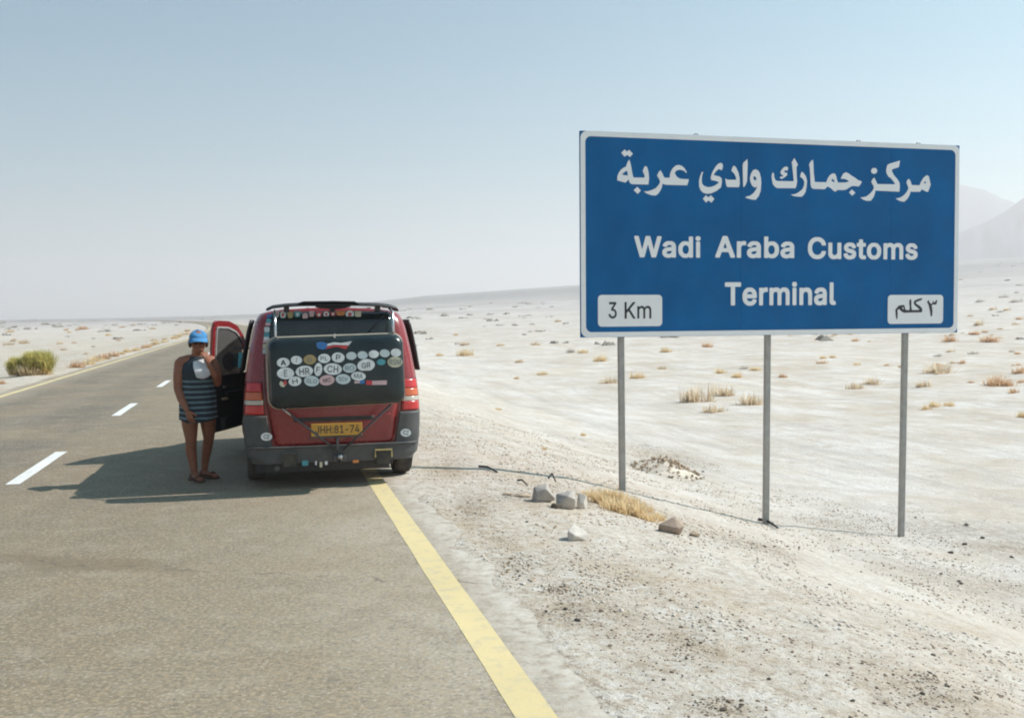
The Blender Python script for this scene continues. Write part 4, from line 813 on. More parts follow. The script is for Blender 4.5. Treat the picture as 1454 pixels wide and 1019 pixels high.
PRZ = [.28, .34, .5, .75, .95, 1.15, 1.4, 1.65, 1.78, 1.84, 1.875, 1.89]
PRX = [.84, .895, .925, .935, .925, .905, .865, .815, .775, .73, .60, .30]
def xh(z): return float(np.interp(z, PRZ, PRX))
def lean(z): return .02 + max(0, z - .95) * .16 + max(0, z - 1.75) * .5
def rear_y(x, z):
    u = min(1, abs(x) / xh(z)); c = .14 * (1 - math.sqrt(max(0, 1 - (max(0, u - .80) / .20) ** 2)))
    return lean(z) + c + .012 * (u / .8) ** 2
RSTA = [(.14, 1.0), (.6, 1.0), (1.3, 1.0), (2.0, 1.0), (2.7, 1.0), (3.0, .995), (3.25, .975), (3.5, .90), (3.75, .77), (4.0, .635), (4.15, .57), (4.35, .52), (4.52, .46), (4.62, .37), (4.66, .22)]
def wfac(y): return float(np.interp(y, [0, 3.2, 4.2, 4.55, 4.66], [1, 1, .965, .90, .80]))
zs = list(np.concatenate([np.linspace(.28, .95, 10), np.linspace(1.02, 1.75, 11), [1.80, 1.835, 1.86, 1.877, 1.885, 1.89]]))
bm = bmesh.new()
us = list(np.linspace(-1, 1, 33))
rear = [[bm.verts.new((u * xh(z), rear_y(u * xh(z), z), z)) for u in us] for z in zs]
for i in range(len(zs) - 1):
    for j in range(len(us) - 1): bm.faces.new((rear[i][j], rear[i][j + 1], rear[i + 1][j + 1], rear[i + 1][j]))
# ring: right side going up, over the roof, down the left side
prev = [rear[i][-1] for i in range(len(zs))] + [rear[-1][j] for j in range(len(us) - 2, 0, -1)] + [rear[i][0] for i in range(len(zs) - 1, -1, -1)] + [rear[0][j] for j in range(1, len(us) - 1)]
for (y, zf) in RSTA[1:]:
    cur = []
    for v in prev0 if False else prev:
        pass
    def pos(x, z):
        zz = .28 + (z - .28) * zf; crown = .0
        return (x * wfac(y), y, zz + crown)
    base = [(xh(z), z) for z in zs] + [(us[j] * xh(zs[-1]), zs[-1] + .012 * (1 - us[j] ** 2)) for j in range(len(us) - 2, 0, -1)] + [(-xh(z), z) for z in reversed(zs)] + [(us[j] * xh(.28), .28) for j in range(1, len(us) - 1)]
    cur = [bm.verts.new(pos(*p)) for p in base]
    n = len(cur)
    for k in range(n): bm.faces.new((prev[k], prev[(k + 1) % n], cur[(k + 1) % n], cur[k]))
    prev = cur
bm.faces.new(list(reversed(prev)))
bmesh.ops.recalc_face_normals(bm, faces=bm.faces)
body = obj('body', bm, [M['red'], M['door_trim']], van, smooth=True)
# cut wheel arches and the opened front left doorway
cut = bmesh.new()
for yy in (.76, 3.84):
    for sx in (-1, 1):
        q = bmesh.ops.create_cone(cut, cap_ends=True, segments=40, radius1=.385, radius2=.385, depth=.36)
        bmesh.ops.rotate(cut, cent=(0, 0, 0), matrix=Matrix.Rotation(math.pi / 2, 3, 'Y'), verts=q['verts'])
        bmesh.ops.translate(cut, vec=(sx * .82, yy, .33), verts=q['verts'])
q = bmesh.ops.create_cube(cut, size=1); vs = q['verts']
bmesh.ops.scale(cut, vec=(1.1, .98, 1.22), verts=vs); bmesh.ops.translate(cut, vec=(-.62, 3.0, 1.05), verts=vs)
cutter = obj('cutter', cut, M['door_trim']); cutter.parent = van
md = body.modifiers.new('cut', 'BOOLEAN'); md.object = cutter; md.operation = 'DIFFERENCE'; md.solver = 'FAST'
try: md.material_mode = 'TRANSFER'
except Exception: pass
bake(body)
bpy.data.objects.remove(cutter)
try:
    body.data.polygons.foreach_set('use_smooth', [True] * len(body.data.polygons))
    md = body.modifiers.new('es', 'EDGE_SPLIT'); md.split_angle = R(35)
except Exception: pass

def shell(name, z0, z1, xl, xr, off, mat, parent=van, thick=.012, nz=14, nx=20, rnd=0.0):
    P = []
    for i in range(nz + 1):
        z = z0 + (z1 - z0) * i / nz
        a = xl(z) if callable(xl) else xl; b_ = xr(z) if callable(xr) else xr
        if rnd:
            e = min(z - z0, z1 - z); ins = 0
            if e < rnd: ins = rnd - math.sqrt(max(0, rnd ** 2 - (rnd - e) ** 2))
            a += ins; b_ -= ins
        P.append([(a + (b_ - a) * j / nx, rear_y(a + (b_ - a) * j / nx, z) - off, z) for j in range(nx + 1)])
    o = grid_mesh(name, P, mat, parent); md = o.modifiers.new('solid', 'SOLIDIFY'); md.thickness = thick; md.offset = 1 if False else -1
    # normals of this winding face -y; solid grows inwards
    return o
tg = lambda z: float(np.interp(z, [.44, .80, 1.0, 1.4, 1.84], [.615, .665, .70, .70, .655]))
shell('hatch_seal', .435, 1.862, lambda z: -tg(z) - .010, lambda z: tg(z) + .010, .006, M['seal'], rnd=.06, thick=.004)
hatch = shell('tailgate', .447, 1.855, lambda z: -tg(z), lambda z: tg(z), .018, M['red'], rnd=.05, nz=40, thick=.010)
shell('rear_window', .99, 1.852, lambda z: -tg(z) + .012, lambda z: tg(z) - .012, .026, M['glass'], hatch, rnd=.04, nz=24, thick=.006)
# dark handle strip above the plate with a light upper lip
shell('handle_strip', .70, .745, -.42, .42, .034, M['black'], hatch, thick=.014, rnd=.015)
shell('trim_lip', .748, .762, -.60, .60, .030, M['red'], hatch, thick=.010)
# bumper: wraps the corners
xo = lambda z: xh(z) - .004
def corner_x(z): return float(np.interp(z, [.44, .80], [.63, .685]))
shell('bumper', .268, .437, lambda z: -xo(max(z, .30)), lambda z: xo(max(z, .30)), .055, M['bumper'], thick=.05, nx=40)
for sx in (-1, 1):
    if sx > 0: shell('bumper_corner', .434, .775, lambda z: corner_x(z) + .012, lambda z: xo(z), .030, M['bumper'], thick=.03)
    else: shell('bumper_corner', .434, .775, lambda z: -xo(z), lambda z: -corner_x(z) - .012, .030, M['bumper'], thick=.03)
# bumper ledge that catches the light
bm = bmesh.new()
pts = [(x, rear_y(x, .44) - .062, .442) for x in np.linspace(-.88, .88, 30)]
tube(bm, pts, .013, 8); obj('bumper_ledge', bm, M['bumper'], van, smooth=True)
# side cladding + bumpers front
for sx in (-1, 1):
    P = []
    for z in np.linspace(.30, .56, 5):
        P.append([(sx * (xh(z) * wfac(y) + .012), y, z) for y in np.linspace(1.27, 3.43, 12)])
    o = grid_mesh('side_cladding', P, M['bumper'], van); o.modifiers.new('s', 'SOLIDIFY').thickness = .02
P = []
for z in np.linspace(.24, .58, 5):
    P.append([(math.sin(a) * .93, 4.25 + math.cos(a) * .47, z) for a in np.linspace(-1.5, 1.5, 24)])
o = grid_mesh('front_bumper', P, M['bumper'], van); o.modifiers.new('s', 'SOLIDIFY').thickness = .04
# windscreen and side glass
P = []
for k in np.linspace(0, 1, 8):
    y = 3.32 + .62 * k
    zf = float(np.interp(y, [s[0] for s in RSTA], [s[1] for s in RSTA])); zt = .28 + (1.89 - .28) * zf
    P.append([(x * (.70 + .08 * k), y + .0, zt + .014 - .03 * abs(x) ** 2) for x in np.linspace(-1, 1, 12)])
grid_mesh('windscreen', P, M['glass'], van)
for y0, y1 in ((1.95, 2.60), ):
    P = [[(xh(z) + .006, y, z) for y in np.linspace(y0, y1, 6)] for z in np.linspace(1.08, 1.68, 8)]
    grid_mesh('side_window', P, M['glass'], van)
P = [[(xh(z) * wfac(y) + .006, y, z) for y in np.linspace(2.7, 3.35, 6)] for z in np.linspace(1.08, 1.66, 8)]
grid_mesh('side_window', P, M['glass'], van)
P = [[(-xh(z) - .006, y, z) for y in np.linspace(1.75, 2.42, 6)] for z in np.linspace(1.08, 1.68, 8)]
grid_mesh('side_window', P, M['glass'], van)
# hinged rear quarter windows swung outwards
for sx in (-1, 1):
    P = []
    for z in np.linspace(1.17, 1.76, 10):
        P.append([(sx * (xh(z) + .01 + (.165 if sx > 0 else .03) * (1 - k)), .95 + .8 * k, z) for k in np.linspace(0, 1, 8)])
    o = grid_mesh('quarter_window', P, M['black'], van); o.modifiers.new('s', 'SOLIDIFY').thickness = .028
    bm = bmesh.new(); tube(bm, [(sx * (xh(1.45)), 1.0, 1.45), (sx * (xh(1.45) + .19), .99, 1.45)], .008, 6); obj('window_stay', bm, M['black'], van)
# roof ribs
for x in (-.45, -.22, .22, .45):
    bm = bmesh.new(); box(bm, (x, 1.7, 1.893), (.04, 2.2, .012)); obj('roof_rib', bm, M['red'], van, bevel=.004)

# tail lamps
def lamp(sx):
    def seg(nm, z0, z1, mat):
        xi = lambda z: corner_x(min(z, .80)) + .035 + max(0, z - .8) * .06
        a = (lambda z: xi(z)) if sx > 0 else (lambda z: -xo(z) + .005)
        b_ = (lambda z: xo(z) - .005) if sx > 0 else (lambda z: -xi(z))
        shell(nm, z0, z1, a, b_, .020, mat, lampo, thick=.03, nz=6, nx=8)
    xi = lambda z: corner_x(min(z, .80)) + .028 + max(0, z - .8) * .06
    a = (lambda z: xi(z)) if sx > 0 else (lambda z: -xo(z))
    b_ = (lambda z: xo(z)) if sx > 0 else (lambda z: -xi(z))
    lampo = shell('tail_lamp', .785, 1.125, a, b_, .012, M['seal'], van, thick=.02, nz=10, nx=8)
    seg('red_lens', .79, .885, M['lamp_red']); seg('clear_lens', .889, .935, M['lamp_white'])
    seg('orange_lens', .939, 1.02, M['lamp_orange']); seg('red_lens', 1.024, 1.12, M['lamp_red'])
lamp(1); lamp(-1)
# number plate
bp = -.045
(x0, z1), (x1, z0) = vz1(357, 674, bp), vz1(613, 727, bp)
bm = bmesh.new(); box(bm, ((x0 + x1) / 2, bp + .006, (z0 + z1) / 2), (x1 - x0, .012, z1 - z0))
plate = obj('number_plate', bm, M['plate'], van, bevel=.004)
fit_text('plate_lettering', 'JHH:81-74', x0 + .045, x1 - .03, z0 + .026, z1 - .024, bp - .003, M['ink'], plate, .012)
bm = bmesh.new(); box(bm, ((x0 + x1) / 2, bp + .004, z0 - .012), (x1 - x0 + .02, .016, .016)); obj('plate_holder', bm, M['bumper'], van)
# CZ ovals
def oval(px, py, w, h, yl, mat, txt=None, ink='ink', parent=None, bold=.01, rot=0.0, tw=.5, th=.5, rim=True, rearsurf=False):
    """oval country sticker; px.. in photo pixels"""
    x, z = vpx(px, py, yl); a = w / 2 * VD / FPX * (1 + yl / VD); c = h / 2 * VD / FPX * (1 + yl / VD)
    rot = random.uniform(-.13, .13); cr_, sr_ = math.cos(rot), math.sin(rot)
    pts = [(x + a * math.cos(k * math.pi / 14) * cr_ - c * math.sin(k * math.pi / 14) * sr_, z + a * math.cos(k * math.pi / 14) * sr_ + c * math.sin(k * math.pi / 14) * cr_) for k in range(28)]
    ov = flat_curve('oval_sticker', [pts], yl, mat, .0012, parent or van)
    if txt: fit_text('sticker_lettering', txt, x - a * tw, x + a * tw, z - c * th, z + c * th, yl - .003, M[ink], ov, bold, rot=rot)
    return ov
cs = [vz1(135, 737, -.03), vz1(830, 717, -.03)]
for (zx, zy) in ((135, 737), (830, 717)):
    x, z = vz1(zx, zy, -.03); yl = rear_y(x, z) - .045
    oval(340 + zx / 3.514, 410 + zy / 3.514, 15.5, 11.5, yl, M['stk_white'], 'CZ', bold=.02)

# ---- luggage box on the hatch
BY0, BY1 = -.40, -.07
bx0, bzt = vz1(143, 244, BY0); bx1, _ = vz1(828, 232, BY0); _, bzb = vz1(480, 588, BY0)
print('BOX', bx0, bx1, bzb, bzt)
bm = bmesh.new()
rows = []
NP = 44
def sq(a, c, k, r, n=NP):
    pts = rrect(-a, a, -c, c, r, 10); return pts
prof = [(BY1, .0, .10), (BY1 - .05, .0, .10), (BY0 + .09, .0, .10), (BY0 + .04, .012, .10), (BY0 + .012, .035, .10), (BY0, .075, .09), (BY0 - .012, .16, .07), (BY0 - .018, .25, .05)]
ca, cc = (bx0 + bx1) / 2, (bzb + bzt) / 2
ha, hc = (bx1 - bx0) / 2, (bzt - bzb) / 2
for y, ins, r in prof:
    rows.append([(ca + a, y + .06 * ((c + cc - bzb) / (2 * hc)) * (1 if y < BY1 else 0), cc + c) for a, c in rrect(-ha + ins, ha - ins, -hc + ins, hc - ins, r, 10)])
P = rows
n = len(P[0])
vv = [[bm.verts.new(p) for p in row] for row in P]
for i in range(len(vv) - 1):
    for k in range(n): bm.faces.new((vv[i][k], vv[i + 1][k], vv[i + 1][(k + 1) % n], vv[i][(k + 1) % n]))
bm.faces.new(vv[0]); bm.faces.new(list(reversed(vv[-1])))
bmesh.ops.recalc_face_normals(bm, faces=bm.faces)
lbox = obj('luggage_box', bm, M['box'], van, smooth=True)
TB = Matrix.Translation((ca, 0, cc)) @ Matrix.Rotation(R(1.3), 4, 'Y') @ Matrix.Translation((-ca, 0, -cc)); lbox.data.transform(TB.inverted())
lbox['label'] = 'dark green luggage box covered in country stickers on the rear door'
# rim seam around the lid; its dusty beige also paints the sunlit edge
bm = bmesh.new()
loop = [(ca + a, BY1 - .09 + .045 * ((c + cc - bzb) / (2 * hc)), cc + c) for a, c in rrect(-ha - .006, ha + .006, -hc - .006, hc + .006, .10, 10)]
tube(bm, loop + [loop[0]], .012, 8, caps=False); o = obj('lid_seam', bm, simple('dusty_sunlit_rim', (.40, .36, .28), .5), lbox, smooth=True); o.data.transform(TB.inverted())
# lid latch on top
x, z = vz1(478, 222, BY0); bm = bmesh.new(); tube(bm, [(x, BY0 + .10, bzt - .01), (x, BY0 + .10, bzt + .03)], .012, 8); obj('latch', bm, M['chrome'], lbox)
def face_y(z): return BY0 - .018 + .06 * ((z - bzb) / (2 * hc))
def zb_(zx, zy): return 370 + zx / 6.609, 470 + zy / 6.609
STK = [ # zoom x, y, w, h, material, text, ink, bold, tw, th
 (213,295,118,90,'stk_white','A','ink',.05,.42,.55), (337,272,105,80,'stk_white','I','ink',.0,.11,.5), (463,267,118,92,'stk_gold','D','ink_grey',.0,.33,.52),
 (597,256,116,88,'stk_white','PL','ink_grey',.0,.6,.45), (728,247,122,96,'stk_white','P','ink',.02,.34,.55),
 (852,232,98,76,'stk_grey','BIH','ink_grey',-.0,.55,.25), (957,225,98,76,'stk_grey','MNE','ink_grey',0,.55,.25), (1062,216,98,76,'stk_white','AL','stk_grey',0,.45,.3),
 (1165,208,98,76,'stk_grey','SRB','ink_grey',0,.55,.25), (1270,202,100,80,'stk_white','MK','stk_grey',0,.45,.3),
 (235,396,158,110,'stk_white','E','ink_grey',.0,.2,.58), (411,377,162,106,'stk_white','HR','ink',.02,.58,.58), (541,360,74,126,'stk_white','F','ink',.0,.5,.42),
 (678,356,172,110,'stk_white','CH','ink',.01,.6,.58), (836,346,128,90,'stk_grey','RO','ink_grey',.0,.66,.5), (990,320,168,120,'stk_white','GR','ink',.05,.5,.42),
 (1132,290,84,58,'stk_teal',None,None,0,0,0), (1262,290,145,105,'stk_cream','RSM','ink_grey',.02,.78,.5),
 (323,470,118,90,'stk_white','H','ink',.03,.42,.5), (479,468,140,100,'stk_grey','SLO','ink_grey',.0,.72,.42), (623,460,144,98,'stk_pink','MC','ink',.02,.5,.42),
 (775,450,140,98,'stk_grey','SCV','ink_grey',.0,.6,.4), (918,422,140,84,'stk_white','MA','ink_grey',.0,.62,.5)]
for k_, (zx, zy, w, h, mt, txt, ink, bo, tw, th) in enumerate(STK):
    px, py = zb_(zx, zy); x, z = vpx(px, py, BY0)
    # unlettered faded ones stay blank where the photo shows no readable letters
    if 5 <= k_ <= 9: txt = None
    oval(px, py, w / 6.609 * .985, h / 6.609 * .985, face_y(z) - .004, M[mt], txt, ink or 'ink', lbox, bo, tw=tw, th=th)
def poly_on_box(name, pts, mat, off=.004):
    q = [vpx(*zb_(*p), BY0) for p in pts]; zc = sum(a[1] for a in q) / len(q)
    return flat_curve(name, [q], face_y(zc) - off, M[mat], .001, lbox)
poly_on_box('banner_sticker', [(525,110),(560,100),(600,105),(630,120),(620,165),(585,175),(540,165),(525,140)], 'stk_blue')
poly_on_box('banner_sticker', [(628,120),(690,105),(760,112),(860,95),(830,135),(760,130),(690,128),(624,142)], 'stk_white')
poly_on_box('banner_sticker', [(624,144),(690,131),(760,133),(830,138),(800,172),(730,150),(690,150),(618,168)], 'stk_red')
poly_on_box('flame_sticker', [(175,495),(190,465),(210,480),(235,458),(248,490),(220,525),(195,520)], 'stk_cream')
poly_on_box('flame_sticker', [(212,482),(235,456),(248,488),(222,512)], 'stk_red', .0075)
poly_on_box('flag_sticker', [(880,468),(930,465),(930,488),(882,490)], 'stk_pink')
poly_on_box('flag_sticker', [(930,465),(975,458),(978,490),(930,492)], 'stk_blue')
poly_on_box('strip_sticker', [(992,462),(1046,464),(1044,505),(990,502)], 'stk_red')
poly_on_box('strip_sticker', [(1048,465),(1186,462),(1184,502),(1047,504)], 'stk_pink')
# a small lettering row on the white field of the teal oval is illegible in the photo and left plain
# ---- row of little pennant stickers along the top of the rear window
gy = lambda z: rear_y(0, z) - .034
ROW = [(165,115,30,70,'stk_grey'),(219,118,56,80,'stk_grey'),(292,125,56,75,'stk_gold'),(362,118,60,80,'stk_teal'),(436,130,56,62,'stk_pink'),(501,118,46,80,'stk_pink'),(572,120,60,66,'stk_red'),(644,112,56,60,'stk_white'),(709,112,50,62,'stk_red'),(786,108,84,56,'stk_orange'),(875,112,82,80,'stk_white'),(955,118,66,76,'stk_cream')]
for i, (zx, zy, w, h, mt) in enumerate(ROW):
    q = []
    hw, hh = w / 2, h / 2
    shape = [(-hw, -hh), (hw, -hh), (hw * .9, hh * .3), (0, hh), (-hw * .9, hh * .3)] if i % 3 != 1 else [(hw * math.cos(a), hh * math.sin(a)) for a in np.linspace(0, 2 * math.pi, 13)[:-1]]
    for a, c in shape: q.append(vpx(370 + (zx + a) / 6.924, 430 + (zy + c) / 6.924, .19))
    zc = sum(t[1] for t in q) / len(q); y = gy(zc) - .004
    flat_curve('pennant_sticker', [q], y, M[mt], .001, van)
    if mt in ('stk_white', 'stk_red', 'stk_teal', 'stk_grey'):
        c0 = (sum(t[0] for t in q) / len(q), zc)
        flat_curve('pennant_emblem', [[(c0[0] + (a - c0[0]) * .45, c0[1] + (b_ - c0[1]) * .45) for a, b_ in q]], y - .002, M['stk_red' if mt in ('stk_white', 'stk_grey') else 'stk_white'], .0005, van)
# ---- column of stickers down the left pillar
for i, (zx, zy, w, h, mt) in enumerate([(150,137,26,20,'stk_blue'),(146,160,24,22,'stk_teal'),(142,176,24,14,'stk_pink'),(137,203,26,26,'stk_grey'),(136,228,26,20,'stk_teal'),(135,247,26,15,'stk_white'),(130,262,24,14,'stk_pink'),(127,287,20,24,'stk_cream'),(124,312,16,22,'stk_grey')]):
    x, z = vz1(zx, zy, .1); y = rear_y(x, z) - .032; x, z = vz1(zx, zy, y)
    a, c = w / 3.514 / 2 * VD / FPX, h / 3.514 / 2 * VD / FPX
    flat_curve('pillar_sticker', [rrect(x - a, x + a, z - c, z + c, min(a, c) * .4, 3)], y - .002, M[mt], .001, van)

# ---- bright carrier stays over the window, struts under the box
def stay(pts, r, mat, nm='carrier_tube'):
    bm = bmesh.new(); tube(bm, pts, r, 10); return obj(nm, bm, mat, van, smooth=True)
for (a, c) in (((176, 108), (181, 245)), ((752, 92), (766, 218))):
    xa, za = vz1(*a, .08); xb, zb2 = vz1(*c, -.12)
    if a[0] < 400: stay([(xa, .16, za), (xa, .08, za - .01), (xb, -.14, zb2)], .012, M['chrome'])
    else: stay([(xa - .07, .17, za + .01), (xa - .02, .10, za + .005), (xa + .02, .04, za - .05), (xb, -.14, zb2)], .014, M['chrome'])
(xa, za), (xb, zb2) = vz1(745, 112, .06), vz1(640, 222, .06)
stay([(xa, rear_y(xa, za) - .05, za), (xb, rear_y(xb, zb2) - .05, zb2)], .009, M['black'], 'wiper')
(xa, za), (xb, zb2) = vz1(212, 594, -.3), vz1(488, 806, -.12)
stay([(xa, -.30, za), (xb, -.12, zb2)], .013, M['tube_dark'])
(xm, zm) = vz1(262, 636, -.28)
stay([(xa + .0, -.316, za), (xa + (xm - xa) * .9, -.302, za + (zm - za) * .9)], .0085, M['chrome'], 'bright_sleeve')
(xa, za), (xb, zb2) = vz1(757, 577, -.3), vz1(520, 800, -.12)
stay([(xa, -.30, za), (xb, -.12, zb2)], .012, M['tube_dark'])
# ---- spoiler: black bar on feet with raised middle
z_sp = lambda zx, zy: vz1(zx, zy, .10)
prof_sp = [(145, 100), (165, 90), (230, 82), (300, 78), (470, 76), (590, 76), (690, 79), (745, 84), (775, 92), (783, 106)]
bm = bmesh.new(); pts = []
for p in prof_sp:
    x, z = z_sp(*p); pts.append((x, .08 + .10 * (abs(x) / .7) ** 4, z))
tube(bm, pts, [(.085, .017)] * len(pts), 12)
spo = obj('roof_spoiler', bm, M['black'], van, smooth=True)
bm = bmesh.new(); pts = [(x, .06, z) for x, z in (z_sp(295, 74), z_sp(320, 67), z_sp(470, 65), z_sp(570, 67), z_sp(592, 75))]
tube(bm, pts, [(.07, .011)] * 5, 10); obj('raised_centre', bm, M['black'], spo, smooth=True)
bm = bmesh.new(); pts = [(x, .07, z) for x, z in (z_sp(380, 84), z_sp(400, 90), z_sp(460, 93), z_sp(490, 93), z_sp(520, 90), z_sp(550, 82))]
tube(bm, pts, [(.05, .018)] * 6, 10); obj('brake_light_housing', bm, M['black'], spo, smooth=True)
for zx in (235, 464, 690):
    (x, z), (_, z2) = z_sp(zx, 82), z_sp(zx, 106)
    bm = bmesh.new(); box(bm, (x, .13, (z + z2) / 2 - .006), (.055, .10, z - z2 + .03)); obj('spoiler_foot', bm, M['black'], spo, bevel=.008)
# ---- underside bits: brackets, tow hitch, little things hanging under the bumper
def frame(zx0, zy0, zx1, zy1, mat, y=-.075):
    (a, t), (c, b_) = vz1(zx0, zy0, y), vz1(zx1, zy1, y)
    bm = bmesh.new(); tube(bm, [(a, y, b_), (a, y, t), (c, y, t), (c, y, b_)], .010, 8); obj('step_bracket', bm, mat, van)
    bm = bmesh.new(); box(bm, ((a + c) / 2, y + .02, (t + b_) / 2 - .045), (c - a - .03, .03, t - b_ + .06)); obj('mud_flap', bm, M['rubber'], van)
frame(212, 820, 293, 850, M['bumper']); frame(678, 803, 760, 836, simple('brass_bracket', (.45, .36, .16), .4, .5))
(xt, zt) = vz1(503, 862, -.16)
bm = bmesh.new(); tube(bm, [(xt, .2, .36), (xt, -.05, .33), (xt, -.13, zt), (xt, -.17, zt + .02)], .022, 10); hitch = obj('tow_hitch', bm, M['black'], van, smooth=True)
bm = bmesh.new(); ellipsoid(bm, (xt, -.17, zt + .055), (.028, .028, .028)); obj('tow_ball', bm, M['chrome'], hitch, smooth=True)
bm = bmesh.new(); box(bm, (xt, -.10, zt + .03), (.13, .05, .06)); obj('hitch_plate', bm, M['tube_dark'], hitch, bevel=.006)
bm = bmesh.new(); box(bm, (xt - .02, -.10, .46), (.03, .03, .14)); obj('carrier_joint', bm, M['tube_dark'], van, bevel=.004)
for (zx, zy, w, h, mt) in ((328, 869, 30, 26, 'stk_teal'), (407, 876, 14, 26, 'stk_cream'), (433, 868, 14, 18, 'stk_white'), (382, 868, 8, 20, 'stk_white'), (580, 860, 30, 14, 'stk_orange')):
    x, z = vz1(zx, zy, -.06); a, c = w / 3.514 / 2 * VD / FPX, h / 3.514 / 2 * VD / FPX
    flat_curve('hanging_tag', [rrect(x - a, x + a, z - c, z + c, min(a, c) * .5, 3)], -.06, M[mt], .003, van)
shell('under_van_shade', .17, .28, lambda z: -.82, lambda z: .58, -.005, M['black'], thick=.03)  # black panel added for the shadow below the bumper
bm = bmesh.new(); box(bm, (0, .16, .25), (1.25, .16, .10)); obj('cross_member', bm, M['black'], van, bevel=.02)
bm = bmesh.new(); tube(bm, [(-.62, 2.6, .24), (-.62, .3, .24), (-.6, .02, .22)], .03, 10); obj('exhaust_pipe', bm, M['tube_dark'], van)
bm = bmesh.new(); tube(bm, [(-.75, .86, .32), (.75, .86, .32)], .04, 10); obj('rear_axle', bm, M['black'], van)
bm = bmesh.new(); box(bm, (0, 2.2, .27), (1.3, 3.4, .08)); obj('floor_pan', bm, M['black'], van)

# ---- wheels
def wheel(x, y, parent=van):
    prof = [(.19, -.09), (.30, -.10), (.325, -.085), (.335, -.05), (.337, 0), (.335, .05), (.325, .085), (.30, .10), (.19, .09)]
    P = [[(x + w, y + r * math.cos(a), .337 + r * math.sin(a)) for a in np.linspace(0, 2 * math.pi, 41)[:-1]] for r, w in prof]
    ty = grid_mesh('wheel', P, M['rubber'], parent, closed=True)
    sx = 1 if x > 0 else -1
    prof = [(.19, .07), (.175, .03), (.10, .015), (.06, .05), (0.001, .055)]
    P = [[(x + sx * w, y + r * math.cos(a), .337 + r * math.sin(a)) for a in np.linspace(0, 2 * math.pi, 33)[:-1]] for r, w in prof]
    grid_mesh('rim', P, M['rim'], ty, closed=True)
    P = [[(x - sx * .05, y + r * math.cos(a), .337 + r * math.sin(a)) for a in np.linspace(0, 2 * math.pi, 33)[:-1]] for r in (.19, .001)]
    grid_mesh('hub_back', P, M['black'], ty, closed=True)
for x in (-.805, .805):
    for y in (.76, 3.84): wheel(x, y)
# mirrors
for sx in (-1, 1):
    if sx > 0:
        bm = bmesh.new(); ellipsoid(bm, (sx * 1.03, 3.42, 1.15), (.10, .05, .13)); obj('wing_mirror', bm, M['black'], van, smooth=True)
# front seat and dashboard inside the open doorway
bm = bmesh.new(); box(bm, (-.45, 2.85, .62), (.5, .5, .16)); box(bm, (-.45, 2.62, .98), (.48, .12, .62)); obj('seat', bm, M['navy'], van, bevel=.03)

# ---- open front left door
DLn = 1.10; DH = (-.93, 3.53)
# door seen from behind: swung out so its free edge shows at photo x = 298
hx, hy = DH
hw_ = Vector((VO.x, VO.y, 0)) + VR * hx + VU * hy
best = None
for k in range(5, 88):
    a = R(k); ed = hw_ + (-VU * math.cos(a) - VR * math.sin(a)) * DLn
    px = CX + FPX * ed.x / ed.y
    if best is None or abs(px - 299) < best[0]: best = (abs(px - 299), k)
DA = R(best[1]); print('DOOR angle', best)
ddir = Vector((-math.sin(DA), -math.cos(DA)))   # van local, from hinge to free edge
dn = Vector((math.cos(DA), -math.sin(DA)))      # towards the van interior / viewer side
door = empty('door', (hx, hy, 0), 0); door.parent = van
door['label'] = 'open front door with the dark inner trim facing back'
def dpt(a, z, off=0.0):
    # tumblehome: the upper door leans inwards
    inn = .35 * max(0, .93 - xh(max(z, .5))) if z > .95 else 0
    return (ddir.x * a + dn.x * (off + inn), ddir.y * a + dn.y * (off + inn), z)
def dpx(px, py):
    """photo pixel -> (a, z) on the door plane"""
    o3 = hw_; dd = VR * ddir.x + VU * ddir.y; nn = VR * dn.x + VU * dn.y
    d = ray(px, py); t = (o3 - CAM).dot(nn) / d.dot(nn); p = CAM + d * t
    return ((p - o3).dot(dd), p.z)
# outline: a from hinge (0) to free edge (DLn)
zb0, zt0 = .32, 1.76
print('door px', dpx(300, 612), dpx(300, 452), dpx(352, 470))
def dtop(a): return float(np.interp(a, [0, .12, .35, .62, .95, 1.04, DLn], [1.40, 1.55, 1.69, 1.75, zt0, zt0 - .01, zt0 - .08]))
def door_sheet(name, outer, mat, off, thick, parent=door):
    """outer(a) -> (z0, z1)"""
    As = outer['a']; P = []
    for fz in np.linspace(0, 1, 22):
        row = []
        for a in As:
            z0, z1 = outer['f'](a); z = z0 + (z1 - z0) * fz
            row.append(dpt(a, z, off))
        P.append(row)
    o = grid_mesh(name, P, mat, parent, smooth=False)
    md = o.modifiers.new('s', 'SOLIDIFY'); md.thickness = thick; md.offset = 0
    return o
AA = list(np.linspace(0, DLn, 26))
lower = dict(a=AA, f=lambda a: (zb0 + .02 * (a / DLn - .5) ** 2, 1.04))
door_sheet('door_skin', lower, M['red'], -.03, .02)
door_sheet('door_trim_panel', dict(a=list(np.linspace(.02, DLn - .05, 20)), f=lambda a: (zb0 + .02, 1.05)), M['door_trim'], .02, .03)
